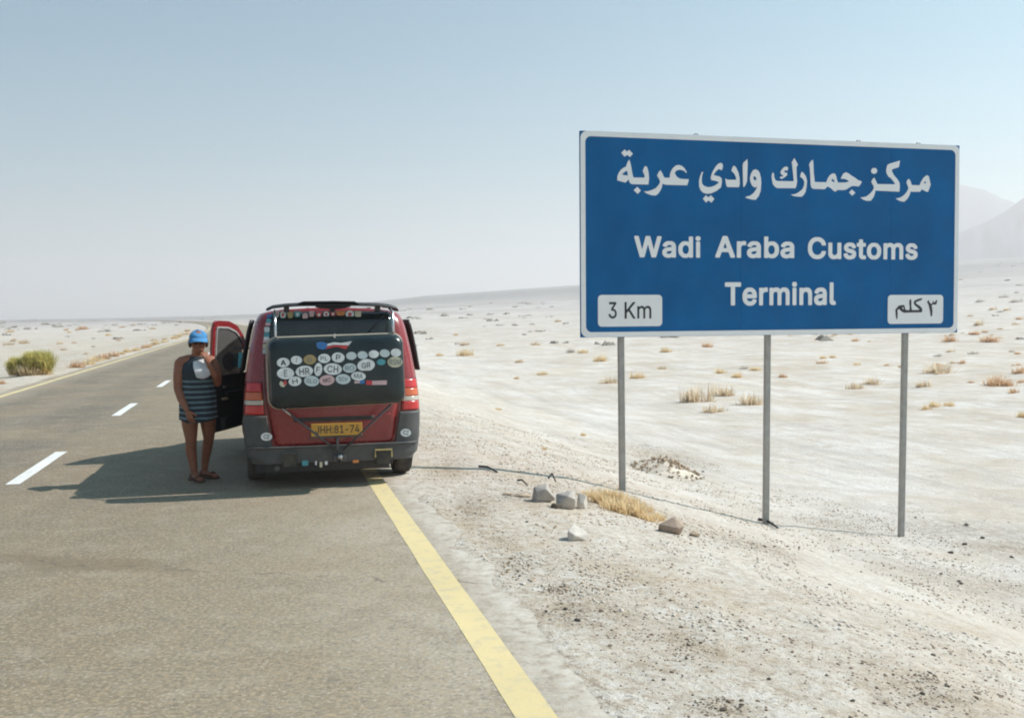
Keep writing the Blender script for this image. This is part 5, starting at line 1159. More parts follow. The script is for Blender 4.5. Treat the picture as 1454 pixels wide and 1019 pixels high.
# window frame: red band round the glass
def strip(pts, w, mat, off, name, thick=.03):
    P = []
    for i, (a, z) in enumerate(pts):
        p0 = Vector(pts[max(i - 1, 0)]); p1 = Vector(pts[min(i + 1, len(pts) - 1)])
        d = (p1 - p0).normalized(); n_ = Vector((-d.y, d.x))
        q0 = Vector((a, z)) + n_ * 0; q1 = Vector((a, z)) + n_ * w
        P.append([dpt(q0.x, q0.y, off), dpt(q1.x, q1.y, off)])
    o = grid_mesh(name, P, mat, door, smooth=False); md = o.modifiers.new('s', 'SOLIDIFY'); md.thickness = thick; md.offset = 0
    return o
topedge = [(a, dtop(a)) for a in np.linspace(.0, 1.02, 22)]
edge = topedge + [(DLn - .04, zt0 - .03), (DLn, zt0 - .12), (DLn, 1.4), (DLn, 1.04)]
strip(edge, -.075, M['red'], -.012, 'window_frame', .035)
inner = [(a, z) for a, z in [(max(.1, e[0]), e[1]) for e in topedge[2:]]]
strip([(a + .03, z - .075) for a, z in topedge[2:20]] + [(DLn - .11, zt0 - .085), (DLn - .085, zt0 - .14), (DLn - .085, 1.4), (DLn - .085, 1.05)], -.022, simple('grey_window_seal', (.35, .34, .33), .6), .010, 'window_seal', .012)
m, nt, b = new_mat('door_glass'); b.inputs['Base Color'].default_value = (.10, .10, .095, 1); b.inputs['Roughness'].default_value = .08
b.inputs['Transmission Weight'].default_value = .0; b.inputs['Alpha'].default_value = .82
M['door_glass'] = m
door_sheet('window_glass', dict(a=list(np.linspace(.14, DLn - .10, 18)), f=lambda a: (1.04, max(1.06, dtop(a) - .085))), M['door_glass'], .0, .005)
# armrest, pocket, handle
def dbox(name, a0, a1, z0, z1, o0, o1, mat, bev=.01):
    bm = bmesh.new(); vs = []
    for a in (a0, a1):
        for z in (z0, z1):
            for o_ in (o0, o1): vs.append(bm.verts.new(dpt(a, min(z, .95) if z < .96 else z, o_)))
    for f in ((0, 1, 3, 2), (4, 6, 7, 5), (0, 4, 5, 1), (2, 3, 7, 6), (0, 2, 6, 4), (1, 5, 7, 3)): bm.faces.new([vs[i] for i in f])
    bmesh.ops.recalc_face_normals(bm, faces=bm.faces)
    return obj(name, bm, mat, door, bevel=bev)
dbox('armrest', .25, .80, .78, .84, .035, .10, M['black'])
dbox('door_pocket', .15, .95, .36, .52, .035, .11, M['black'])
dbox('door_handle', .70, .84, .885, .915, .035, .055, M['chrome'])
dbox('tan_block', .76, .90, .735, .765, .04, .085, simple('plain_tan', (.45, .36, .20), .7))  # small tan block on the inner trim
# mirror outside the door near its hinge, seen through the glass
bm = bmesh.new(); c = dpt(.16, 1.20, -.17)
ellipsoid(bm, c, (.09, .06, .13)); mh = obj('wing_mirror', bm, M['black'], door, smooth=True)
bm = bmesh.new(); c = dpt(.25, 1.22, .03); box(bm, c, (.13, .015, .20)); obj('mirror_glass', bm, simple('mirror_painted_sky', (.10, .45, .55), .3, .4), mh)  # sky reflection painted in as the mirror's teal colour

# ================================================================== person
PD = 10.80
_pp = ray(284, 682); kk = -CAMH / _pp.z; PO = CAM + _pp * kk
print('PERSON at', PO)
PYAW = R(25)
per_o = None
bm = bmesh.new()
S = lambda *a: a
# torso
capsule(bm, [(0, .01, .82), (0, .01, .92), (0.002, 0, 1.04), (.0, 0, 1.15), (-.005, .0, 1.25)], [(.152, .125), (.150, .12), (.152, .115), (.158, .115), (.150, .095)])
capsule(bm, [(-.140, .01, 1.315), (.130, .01, 1.315)], [(.060, .060), (.060, .060)])
capsule(bm, [(-.09, .005, 1.32), (.085, .005, 1.32)], [(.07, .07), (.07, .07)])
ellipsoid(bm, (-.062, -.060, 1.20), (.065, .06, .07)); ellipsoid(bm, (.058, -.060, 1.20), (.065, .06, .07))
capsule(bm, [(-.002, .01, 1.30), (.004, -.005, 1.45)], [.062, .055])
# head (turned a little)
HR = Matrix.Rotation(R(-6), 3, 'Z') @ Matrix.Rotation(R(6), 3, 'X')
HC = Vector((.010, -.02, 1.525))
def hd(x, y, z): return HC + HR @ Vector((x * 1.08, y * 1.05, z * 1.03))
ellipsoid(bm, hd(0, .015, .025), (.077, .095, .098), HR)
ellipsoid(bm, hd(0, -.03, -.055), (.058, .062, .068), HR)
ellipsoid(bm, hd(0, -.055, -.10), (.026, .024, .020), HR)
ellipsoid(bm, hd(.040, -.058, -.030), (.026, .024, .024), HR); ellipsoid(bm, hd(-.040, -.058, -.030), (.026, .024, .024), HR)
capsule(bm, [hd(0, -.080, .022), hd(0, -.106, -.022)], [.010, .015]); ellipsoid(bm, hd(.011, -.097, -.026), (.009, .01, .008)); ellipsoid(bm, hd(-.011, -.097, -.026), (.009, .01, .008))
capsule(bm, [hd(-.020, -.086, -.062), hd(.020, -.086, -.062)], [.008, .008]); capsule(bm, [hd(-.017, -.084, -.074), hd(.017, -.084, -.074)], [.009, .009])
capsule(bm, [hd(-.05, -.075, .035), hd(.05, -.075, .035)], [.014, .014])
for sx in (-1, 1):
    ellipsoid(bm, hd(sx * .078, .015, -.005), (.010, .020, .034), HR)
# hanging right arm (photo left)
capsule(bm, [(-.160, .005, 1.295), (-.180, -.01, 1.16), (-.190, -.02, 1.02)], [.062, .057, .046])
capsule(bm, [(-.190, -.02, 1.02), (-.168, -.08, .91), (-.130, -.155, .80)], [.046, .042, .027])
def hand(root, d, n_, thumb_side, curl=.5, s=1.0):
    """palm, four fingers and a thumb: d along the fingers, n_ palm normal"""
    d = Vector(d).normalized(); n_ = Vector(n_); n_ = (n_ - d * n_.dot(d)).normalized(); w = d.cross(n_) * thumb_side
    root = Vector(root)
    capsule(bm, [root, root + d * .045 * s, root + d * .085 * s], [(.020, .020), (.022, .022), (.018, .018)])
    for k in range(4):
        o_ = (-.030 + .020 * k) * s
        capsule(bm, [root + w * o_ * .7 + d * .02 * s, root + w * o_ + d * .088 * s], [.013, .012], 10)
        L = (.055, .066, .070, .060)[k] * s
        p = root + w * o_ + d * .088 * s
        q = p + (d * math.cos(curl * .6) + n_ * math.sin(curl * .6)) * L * .5
        r_ = q + (d * math.cos(curl * 1.5) + n_ * math.sin(curl * 1.5)) * L * .5
        capsule(bm, [p, q, r_], [.0105, .0095, .008], 8)
    t0 = root + w * .028 * s + d * .022 * s
    t1 = t0 + (w * .7 + d * .7 + n_ * .25).normalized() * .04 * s; t2 = t1 + (w * .25 + d * .9 + n_ * .4).normalized() * .034 * s
    capsule(bm, [root + d * .01, t0, t1, t2], [.014, .014, .012, .010], 8)
hand((-.125, -.162, .79), (.28, -.12, -1), (.6, .5, 0), 1, .55)
# raised left arm: elbow bent, hand at the chin
capsule(bm, [(.150, .01, 1.295), (.178, -.02, 1.18), (.180, -.06, 1.07)], [.055, .050, .040])
capsule(bm, [(.180, -.06, 1.07), (.150, -.135, 1.16), (.090, -.165, 1.285)], [.040, .037, .026])
hand((.088, -.165, 1.298), (-.32, .05, 1), (-.5, .75, 0), -1, .8)
# legs
capsule(bm, [(-.085, .01, .80), (-.085, .0, .62), (-.078, -.005, .46)], [(.092, .095), (.080, .083), (.058, .062)])
capsule(bm, [(-.078, -.005, .46), (-.078, .02, .33), (-.060, .015, .18), (-.052, .01, .085)], [(.056, .058), (.055, .060), (.041, .044), (.034, .036)])
capsule(bm, [(.085, .02, .80), (.098, .05, .62), (.105, .075, .46)], [(.092, .095), (.078, .082), (.056, .060)])
capsule(bm, [(.105, .075, .46), (.092, .13, .33), (.072, .15, .18), (.066, .155, .085)], [(.054, .056), (.053, .058), (.040, .043), (.033, .035)])
def foot(x, y, yaw):
    m_ = Matrix.Rotation(yaw, 3, 'Z'); f = lambda a, b_, c: Vector((x, y, 0)) + m_ @ Vector((a, b_, c))
    capsule(bm, [f(0, .045, .048), f(0, -.03, .050), f(.0, -.10, .038), f(0, -.15, .030)], [(.032, .034), (.036, .030), (.040, .022), (.034, .016)])
    for k in range(5): capsule(bm, [f(-.028 + .014 * k, -.14, .028), f(-.030 + .015 * k, -.178 + .006 * abs(k - 1), .024)], [.009, .008], 8)
foot(-.052, .01, R(16)); foot(.066, .155, R(38))
bmesh.ops.recalc_face_normals(bm, faces=bm.faces)
person = obj('person', bm, M['skin'], smooth=True)
md = person.modifiers.new('r', 'REMESH'); md.mode = 'VOXEL'; md.voxel_size = .0062; md.use_smooth_shade = True
md = person.modifiers.new('sm', 'SMOOTH'); md.factor = .5; md.iterations = 3
bake(person)
person.data.polygons.foreach_set('use_smooth', [True] * len(person.data.polygons))
if not person.data.materials: person.data.materials.append(M['skin'])
person.scale = (1.10, 1.10, 1.0); person.location = (PO.x, PO.y, .006); person.rotation_euler = (0, 0, PYAW)
tag(person, 'person in blue cap and striped sleeveless dress standing by the open van door', 'person')
# dress
m, nt, b = new_mat('navy_dress_with_teal_stripes')
tc = nt.nodes.new('ShaderNodeTexCoord'); sep = nt.nodes.new('ShaderNodeSeparateXYZ'); nt.links.new(tc.outputs['Object'], sep.inputs[0])
zz = math_(nt, 'ADD', sep.outputs[2], math_(nt, 'MULTIPLY', math_(nt, 'SUBTRACT', noise(nt, tc.outputs['Object'], 5), .5), .02))
ph = math_(nt, 'FRACT', math_(nt, 'DIVIDE', zz, .0575))
isl = math_(nt, 'MULTIPLY', math_(nt, 'LESS_THAN', ph, .38), math_(nt, 'LESS_THAN', zz, 1.135))
nt.links.new(mix(nt, isl, (.020, .032, .042), (.125, .19, .22)), b.inputs['Base Color']); b.inputs['Roughness'].default_value = .9
bump(nt, b, noise(nt, tc.outputs['Object'], 160, 2), .3, .002)
M['dress'] = m
def ell(z):
    zs_ = [.66, .74, .82, .92, 1.04, 1.14, 1.22, 1.28, 1.33, 1.365]
    a = float(np.interp(z, zs_, [.172, .172, .172, .168, .162, .164, .162, .150, .118, .085]))
    f = float(np.interp(z, zs_, [.165, .160, .150, .142, .138, .150, .163, .125, .090, .078]))
    bk = float(np.interp(z, zs_, [.160, .158, .152, .140, .130, .125, .120, .115, .095, .078]))
    return a, f, bk
P = []
for z in list(np.linspace(.665, 1.365, 36)):
    a, f, bk = ell(z); row = []
    for k in range(56):
        t = 2 * math.pi * k / 56; fold = 1 + .045 * math.sin(6 * t + 1.3 + 2 * z) * max(0, (1.08 - z)) * 2.2 + .016 * math.sin(13 * t + z * 9)
        cx_ = math.copysign(abs(math.cos(t)) ** .85, math.cos(t)); sy = math.sin(t)
        row.append((a * cx_ * fold, (bk if sy > 0 else f) * sy * fold + .005, z + .016 * math.cos(2 * t + .6) * max(0, 1 - (z - .665) / .12)))
    P.append(row)
dress = grid_mesh('dress', P, M['dress'], person, closed=True); md = dress.modifiers.new('s', 'SOLIDIFY'); md.thickness = .006; md.offset = 1
dress['label'] = 'navy and teal striped sleeveless dress'
# white cloth over the chest
P = []
wl = [(1.345, .055, .075), (1.335, .010, .090), (1.315, -.055, .105), (1.26, -.060, .125), (1.22, -.055, .138), (1.18, -.045, .120), (1.145, -.030, .075), (1.13, .015, .035)]
for z, a0, a1 in wl:
    row = []
    A_, f, _b = ell(z)
    for x in np.linspace(a0, a1, 12):
        t = max(-.995, min(.995, x / (A_ * 1.03))); row.append((x, -f * math.sqrt(1 - abs(t) ** 2.35) * 1.03 - .010 + .003 * math.sin(x * 90 + z * 60), z))
    P.append(row)
o = grid_mesh('white_cloth', P, M['white_cloth'], person); md = o.modifiers.new('s', 'SOLIDIFY'); md.thickness = .004
# cap
bm = bmesh.new(); vr = []
for i in range(11):
    e = i / 10 * math.pi / 2; row = []
    for k in range(28):
        t = 2 * math.pi * k / 28
        row.append(bm.verts.new(hd(.082 * math.cos(t) * math.cos(e) ** .75, .012 + .100 * math.sin(t) * math.cos(e) ** .75, .052 + (.066 + .014 * math.sin(t)) * math.sin(e) + .005 * math.cos(3 * t) * math.cos(e))))
    vr.append(row)
for i in range(10):
    for k in range(28): bm.faces.new((vr[i][k], vr[i][(k + 1) % 28], vr[i + 1][(k + 1) % 28], vr[i + 1][k]))
capo = obj('cap', bm, M['cap'], person, smooth=True); capo.modifiers.new('s', 'SOLIDIFY').thickness = .004
P = []
for i in range(6):
    r_ = i / 5; row = []
    for k in range(15):
        t = math.pi * (1.12 + .76 * k / 14); row.append(hd((.081 + .006 * r_) * math.cos(t), .012 + (.098 + .098 * r_) * math.sin(t) * (1 if True else 0), .052 - .026 * r_ - .03 * abs(math.cos(t)) ** 2 * r_))
    P.append(row)
o = grid_mesh('visor', P, M['cap'], capo); o.modifiers.new('s', 'SOLIDIFY').thickness = .004
bm = bmesh.new(); ellipsoid(bm, hd(0, .012, .119), (.008, .008, .005)); obj('cap_button', bm, M['cap'], capo)
# hair under the cap
bm = bmesh.new()
ellipsoid(bm, hd(0, .045, .0), (.086, .082, .085), HR)
for sx in (-1, 1): ellipsoid(bm, hd(sx * .072, .022, -.012), (.020, .040, .052), HR)
obj('hair', bm, M['hair'], person, smooth=True)
# sunglasses
bm = bmesh.new()
for sx in (-1, 1): ellipsoid(bm, hd(sx * .034, -.092, .016), (.030, .010, .022), HR, 2)
tube(bm, [hd(-.012, -.100, .022), hd(.012, -.100, .022)], .004, 6)
for sx in (-1, 1): tube(bm, [hd(sx * .060, -.088, .022), hd(sx * .080, .01, .015)], .003, 6)
obj('sunglasses', bm, M['lens'], person, smooth=True)
# sandals
def sandal(x, y, yaw):
    m_ = Matrix.Rotation(yaw, 3, 'Z'); f = lambda a, b_, c: Vector((x, y, 0)) + m_ @ Vector((a, b_, c))
    bm = bmesh.new()
    P = [(0, .085, .034), (0, .05, .040), (0, -.03, .038), (0, -.11, .048), (0, -.165, .042), (0, -.190, .020)]
    vs_t = []; vs_b = []
    ring = [(w, y_) for _, y_, w in P] + [(-w, y_) for _, y_, w in reversed(P)]
    t_ = [bm.verts.new(f(a, b_, .014)) for a, b_ in ring]; bo = [bm.verts.new(f(a, b_, -.003)) for a, b_ in ring]
    bm.faces.new(t_); bm.faces.new(list(reversed(bo)))
    for k in range(len(ring)): bm.faces.new((t_[k], bo[k], bo[(k + 1) % len(ring)], t_[(k + 1) % len(ring)]))
    for yy, hh in ((-.105, .066), (.02, .092)):
        tube(bm, [f(-.046, yy, .01), f(-.036, yy, hh * .75), f(0, yy, hh), f(.036, yy, hh * .75), f(.046, yy, .01)], [(.004, .012)] * 5, 8)
    bmesh.ops.recalc_face_normals(bm, faces=bm.faces)
    obj('sandal', bm, M['sandal'], person)
sandal(-.052, .01, R(16)); sandal(.066, .155, R(38))

# ================================================================== vegetation
def tuft_mesh(name, mat, n=260, w=.5, h=.45, spread=1.0, blade=.012, up=.6, seed=0, twig=False):
    """a dry desert tuft: many bent narrow blades from a low crown, uneven outline"""
    r_ = random.Random(seed); vs = []; fs = []; tone = []
    lobes = [(r_.uniform(-.55, .55) * w, r_.uniform(-.35, .35) * w, r_.uniform(.55, 1.1)) for _ in range(5)] + [(0, 0, 1)]
    for i in range(n):
        lx, ly, ls = r_.choice(lobes)
        bx = lx * .75 + r_.gauss(0, .10) * w; by = ly * .75 + r_.gauss(0, .10) * w
        a = r_.uniform(0, 2 * math.pi); tilt = abs(r_.gauss(0, .55)) * spread
        L = h * ls * r_.uniform(.45, 1.1)
        d = Vector((math.cos(a) * math.sin(tilt), math.sin(a) * math.sin(tilt), max(.12, math.cos(tilt))))
        side = Vector((-math.sin(a + r_.uniform(-.8, .8)), math.cos(a), 0)) * blade * r_.uniform(.6, 1.4)
        p0 = Vector((bx, by, -.02)); p1 = p0 + d * L * .55; dr = Vector((math.cos(a), math.sin(a), -.35)) * L * r_.uniform(.02, .22)
        p2 = p0 + d * L + dr
        k = len(vs)
        vs += [p0 - side, p0 + side, p1 + side * .9, p1 - side * .9, p2]
        fs += [(k, k + 1, k + 2, k + 3), (k + 3, k + 2, k + 4)]
        tn = r_.random(); tone += [tn * .35, tn * .35, .15 + tn * .7, .15 + tn * .7, .35 + tn * .65]
    xs = sorted(v.x for v in vs); wd = xs[int(len(xs) * .985)] - xs[int(len(xs) * .015)]; k_ = 1.0 / wd
    zs_ = sorted(v.z for v in vs); ht = zs_[int(len(zs_) * .98)]
    me = bpy.data.meshes.new(name); me.from_pydata([(v.x * k_, v.y * k_, v.z / ht) for v in vs], [], fs); me.update()
    at = me.attributes.new('tone', 'FLOAT', 'POINT'); at.data.foreach_set('value', tone)
    me.materials.append(mat); return me
TU = {}
for key, mt in (('straw', 'straw'), ('pale', 'palestraw'), ('brown', 'brownscrub'), ('grey', 'greyscrub')):
    TU[key] = [tuft_mesh('shrub_' + key, M[mt], 300, .62, .30, 1.9, .008, seed=k * 7 + len(key)) for k in range(6)]
    for m_ in TU[key]: m_['w'] = 1.0
def put_tuft(px, py, wpx, key, label, group, hf=.6, name='dry_shrub', cat='shrub'):
    p = hit(px, py)
    dist = p.y
    w = wpx * dist / FPX
    me = random.choice(TU[key]); o = bpy.data.objects.new(name, me); COL.objects.link(o)
    s = w / 1.0
    o.location = (p.x, p.y, p.z - .02 * s); o.scale = (s, s * .8, s * hf * random.uniform(.6, .95)) if wpx < 60 else (s, s, s * hf)
    tl = random.uniform(-.12, .12); o.rotation_euler = (tl, tl, 0); o.rotation_euler = (tl, tl, random.choice([0, math.pi]) + random.uniform(-.3, .3))
    tag(o, label, cat, group); return o
G1 = 'scattered dry shrubs on the desert plain'
uniq = [
 (905,537,24,'straw','low golden shrub just right of the left sign post'),
 (944,500,19,'straw','small golden shrub under the sign between left and middle posts'),
 (940,524,14,'pale','faint pale shrub behind the golden one near the left post'),
 (1007,493,18,'brown','brownish shrub close below the sign\'s lower edge left of the middle post'),
 (1021,530,18,'straw','leftmost golden tuft of the row left of the middle post'),
 (1048,536,18,'straw','golden tuft in front of the row left of the middle post'),
 (1075,526,18,'straw','golden tuft nearest the middle post on its left'),
 (1056,524,14,'grey','grey tuft in the row left of the middle post'),
 (1110,536,14,'brown','small brown tuft touching the middle post on its right'),
 (990,570,48,'pale','largest pale straggly dry bush between left and middle posts'),
 (1025,562,40,'pale','pale dry bush behind the largest straggly one'),
 (1057,574,36,'pale','pale dry bush at the right end of the straggly thicket'),
 (1014,585,34,'pale','pale dry bush at the near foot of the straggly thicket'),
 (1167,509,12,'straw','small golden tuft left of a pair, right of the middle post'),
 (1180,508,12,'straw','small golden tuft right of a pair, right of the middle post'),
 (1214,552,28,'pale','low pale shrub midway between middle and right posts'),
 (1244,546,24,'pale','pale shrub just left of the right post'),
 (1312,549,26,'pale','low pale shrub just right of the right post'),
 (1315,581,22,'straw','golden tuft at the left of three right of the right post'),
 (1330,577,16,'straw','golden tuft in the middle of three right of the right post'),
 (1345,576,15,'straw','golden tuft at the right of three right of the right post'),
 (1345,485,22,'brown','brown shrub under the lower right corner of the sign'),
 (1400,485,28,'brown','rusty brown round shrub right of the sign\'s lower corner'),
 (1385,475,18,'brown','brown shrub behind the rusty round one'),
 (1390,462,18,'pale','pale tan shrub behind the brown ones right of the sign'),
 (1367,516,14,'brown','small brown shrub in the middle distance right of the right post'),
 (1343,530,40,'pale','long low pale shrub right of the right post'),
 (1449,530,22,'brown','dark brown shrub cut by the right edge of the photo'),
 (1416,547,32,'brown','large brown bushy shrub near the right edge'),
 (1430,548,28,'brown','brown shrub beside the large bushy one near the right edge'),
 (1438,558,18,'brown','small rusty shrub in front of the large brown one'),
 (1452,592,22,'straw','golden shrub low on the right edge of the photo'),
 (855,513,22,'straw','golden shrub left of the left post below the sign corner'),
 (872,544,28,'pale','pale shrub touching the left post on its left'),
 (830,501,18,'straw','golden shrub right under the lower left corner of the sign'),
 (809,501,14,'grey','grey shrub left of the sign\'s lower left corner'),
 (770,532,17,'straw','golden shrub midway between van and left post'),
 (734,538,10,'straw','tiny golden shrub left of the midway one'),
 (661,505,26,'straw','wide golden shrub on the plain right of the van'),
 (623,505,12,'straw','small golden shrub nearest the van on the plain'),
 (709,582,10,'straw','tiny golden tuft on bare sand right of the van'),
 (827,618,10,'straw','tiny golden tuft on bare sand left of the left post'),
 (772,638,9,'straw','tiny pale tuft on bare sand nearest the road edge'),
 (119,468,18,'brown','tan shrub on the left plain beyond the green bush'),
]
for (px, py, w, key, lab) in uniq: put_tuft(px, py, w, key, lab, None, .52 if key != 'pale' else .55)
far = [(611,440,12,'grey'),(630,449,16,'grey'),(696,447,11,'grey'),(707,462,10,'grey'),(732,436,9,'grey'),(756,461,9,'grey'),(784,436,8,'grey'),(791,457,12,'pale'),(803,460,9,'grey'),
 (711,491,13,'straw'),(760,490,15,'pale'),(664,490,15,'pale'),(648,476,8,'straw'),(730,462,11,'grey'),(1336,520,15,'pale'),(1352,516,11,'pale'),(1451,543,13,'brown'),(1377,543,11,'brown'),
 (1449,454,12,'brown'),(1440,461,14,'pale'),(1421,423,15,'grey'),(1444,416,11,'grey'),(1443,429,21,'grey'),(1390,429,13,'grey'),(1378,449,9,'pale'),(1410,440,14,'pale'),(1430,441,14,'pale'),
 (4,458,13,'grey'),(48,455,10,'grey'),(66,461,14,'grey'),(75,462,10,'grey'),(95,469,12,'pale'),(14,472,12,'straw'),(35,488,15,'pale'),(12,490,16,'pale'),(124,503,9,'pale'),(91,497,10,'pale'),(133,493,7,'grey'),(22,465,10,'grey'),(150,470,9,'grey'),(190,462,9,'pale')]
r_f = random.Random(99)
for _ in range(60):
    right = r_f.random() < .72
    px = r_f.uniform(1180, 1454) if right and r_f.random() < .6 else r_f.uniform(600, 1454) if right else r_f.uniform(0, 250)
    py = 462 + 75 * r_f.random() ** 1.5 if right else 460 + 30 * r_f.random()
    far.append((px, py, r_f.uniform(7, 15) * (.6 + (py - 455) / 90), r_f.choice(['straw', 'pale', 'pale', 'brown', 'grey'])))
for (px, py, w, key) in far: put_tuft(px, py, w, key, 'small distant dry shrub on the pale desert plain', 'small distant shrubs on the plain', .42)
for (px, py, w) in [(107,522,24),(122,518,20),(135,513,26),(150,510,26),(162,506,18),(172,503,15),(184,500,13),(192,498,16),(204,494,16),(213,492,14),(222,489,14),(232,486,14),(246,481,14),(256,478,12),(264,475,11),(2,545,16),(268,470,9)]:
    put_tuft(px, py, w, random.choice(['straw', 'straw', 'brown']), 'dry straw tuft in the row along the far road edge', 'dry tufts along the far road edge', .5, 'grass_tuft', 'grass tuft')
# grass at the foot of the left post
clump_at = hit(890, 728); clump = empty('grass_clump', clump_at); tag(clump, 'wide clump of golden dry grass at the foot of the left sign post', 'grass clump')
for (px, py, w) in [(848,714,38),(866,722,40),(884,728,40),(902,733,38),(922,738,36),(873,712,34),(897,716,34),(836,705,26),(938,738,22),(856,707,30),(912,726,32)]:
    p = hit(px, py) - clump_at; sc = w * 1.15 * clump_at.y / FPX
    o = bpy.data.objects.new('tuft', random.choice(TU['straw'])); COL.objects.link(o); o.parent = clump
    o.location = p; o.scale = (sc, sc * .8, sc * .46 * random.uniform(.7, 1.15)); o.rotation_euler = (0, 0, random.choice([0, math.pi]) + random.uniform(-.3, .3))
# the green bush on the left: three clumps of upright stems
bp_ = hit(45, 532); bw = 78 * bp_.y / FPX
print('BUSH', bp_, bw)
def stems(name, mat, n, cx_, cw, h, seed, parent, tone0=0.0):
    r_ = random.Random(seed); vs = []; fs = []; tone = []
    for i in range(n):
        bx = cx_ + r_.gauss(0, .42) * cw; by = r_.gauss(0, .35) * cw
        a = math.atan2(by, bx - cx_) + r_.gauss(0, .5); tilt = abs(r_.gauss(0, .22)) + .25 * math.hypot(bx - cx_, by) / cw
        L = h * r_.uniform(.55, 1.08) * max(.45, 1 - .45 * (abs(bx - cx_) / cw) ** 2)
        d = Vector((math.cos(a) * math.sin(tilt), math.sin(a) * math.sin(tilt), math.cos(tilt)))
        p0 = Vector((bx, by, -.03)); base_t = tone0 + r_.random() * .5
        for q in range(5):
            f0 = .12 + q * .18; pa = p0 + d * L * f0
            a2 = r_.uniform(0, 6.28); dd = (d + Vector((math.cos(a2), math.sin(a2), .2)) * .45).normalized(); Lb = L * r_.uniform(.16, .34)
            sd_ = Vector((-dd.y, dd.x, .1)).normalized() * .011 * r_.uniform(.7, 1.4)
            k = len(vs); pb = pa + dd * Lb
            vs += [pa - sd_, pa + sd_, pb]; fs += [(k, k + 1, k + 2)]
            tv = min(1, max(0, (f0 - .12) * 1.15 + base_t - .12)); tone += [tv * .8, tv * .8, min(1, tv + .1)]
    me = bpy.data.meshes.new(name); me.from_pydata([tuple(v) for v in vs], [], fs); me.update()
    at = me.attributes.new('tone', 'FLOAT', 'POINT'); at.data.foreach_set('value', tone)
    return link(name, me, mat, parent)
bush = empty('green_bush', bp_)
tag(bush, 'olive green broom like bush with straw base beside the far road edge', 'bush')
hU = bp_.y / FPX * .84
stems('foliage', M['green'], 1500, -24 * hU, 10.5 * hU, 31 * hU, 1, bush)
stems('foliage', M['green'], 1500, 2 * hU, 9.5 * hU, 40 * hU, 2, bush)
stems('foliage', M['green'], 1100, 22 * hU, 6.5 * hU, 42 * hU, 3, bush)
stems('dry_base', M['straw'], 1500, -2 * hU, 27 * hU, 20 * hU, 4, bush)
# far scrub that reads as one mass
def far_scrub():
    r_ = random.Random(5); vs = []; fs = []; tone = []
    for i in range(800):
        d = 10 ** r_.uniform(1.95, 3.15); px = r_.uniform(-350, 1800)
        if d < 200 and r_.random() < .6: continue
        x = (px - CX) / FPX * d; y = d
        s, t = st(np.array([x]), np.array([y]))
        if -8 < s[0] < 3.5: continue
        z = h1(x, y); w = r_.uniform(.5, 1.5) * (1 + d / 900); h = w * r_.uniform(.16, .34)
        for q in range(5):
            ax, ay = x + r_.gauss(0, .35) * w, y + r_.gauss(0, .35) * w; ww = w * r_.uniform(.3, .6); k = len(vs)
            a = r_.uniform(0, 3.14)
            top = (ax + r_.gauss(0, .1) * w, ay, z + h * r_.uniform(.6, 1.1))
            vs += [(ax + ww * math.cos(a), ay + ww * math.sin(a), z - .1), (ax + ww * math.cos(a + 2.1), ay + ww * math.sin(a + 2.1), z - .1), (ax + ww * math.cos(a + 4.2), ay + ww * math.sin(a + 4.2), z - .1), top]
            fs += [(k, k + 1, k + 3), (k + 1, k + 2, k + 3), (k + 2, k, k + 3)]; tn = r_.random(); tone += [tn * .5, tn * .5, tn * .5, tn]
    me = bpy.data.meshes.new('distant_scrub'); me.from_pydata(vs, [], fs); me.update()
    at = me.attributes.new('tone', 'FLOAT', 'POINT'); at.data.foreach_set('value', tone)
    o = link('distant_scrub', me, M['greyscrub']); tag(o, 'sparse grey scrub dotting the far desert plain', 'scrub', kind='stuff')
far_scrub()

# ================================================================== stones
def rock_mesh(name, mat, seed, rx=1, ry=1, rz=.7, cuts=6, sub=2, rough=.1):
    """an angular broken stone: hull of a few scattered points with chipped edges"""
    r_ = random.Random(seed); bm = bmesh.new()
    for _ in range(9 + cuts):
        n_ = Vector((r_.gauss(0, 1), r_.gauss(0, 1), r_.gauss(0, 1))).normalized() * r_.uniform(.82, 1.0)
        n_.z = max(n_.z, -.55)
        bm.verts.new((n_.x * rx, n_.y * ry, n_.z * rz))
    h = bmesh.ops.convex_hull(bm, input=bm.verts)
    bmesh.ops.delete(bm, geom=list({v for v in h['geom_interior'] + h['geom_unused'] if isinstance(v, bmesh.types.BMVert)}), context='VERTS')
    if sub > 2: bmesh.ops.bevel(bm, geom=list(bm.edges), offset=.05 * min(rx, ry, rz), segments=1, affect='EDGES')
    me = bpy.data.meshes.new(name); bm.to_mesh(me); bm.free(); me.materials.append(mat); return me
def put_rock(px, py, wpx, hpx, mat, seed, label, name='rock', cat='rock', rz=0, group=None, sub=3):
    p = hit(px, py); s = 1.2 * wpx / 2 * p.y / FPX; hh = 1.2 * hpx * p.y / FPX
    me = rock_mesh(name, M[mat], seed, s, s * .8, hh * .62, 3, sub)
    o = link(name, me); o.location = (p.x, p.y + s * .5, p.z + hh * .22); o.rotation_euler = (0, 0, rz); tag(o, label, cat, group); return o
put_rock(817, 768, 36, 24, 'rock_white', 3, 'white topped angular rock alone on the gravel nearest the road')
put_rock(953, 757, 40, 25, 'rock_brown', 8, 'brown angular rock at the right end of the golden grass')
put_rock(987, 762, 16, 9, 'rock_tan', 5, 'small tan stone right of the brown angular rock')
put_rock(773, 713, 36, 30, 'rock_grey', 11, 'grey white boulder at the left end of the rock cluster')
put_rock(805, 723, 36, 30, 'rock_grey', 14, 'tan grey boulder beside the golden grass')
put_rock(826, 722, 20, 26, 'rock_white', 19, 'bright upright stone between boulder and golden grass')
put_rock(742, 706, 26, 6, 'rock_tan', 23, 'flat tan stone left of the grey white boulder')
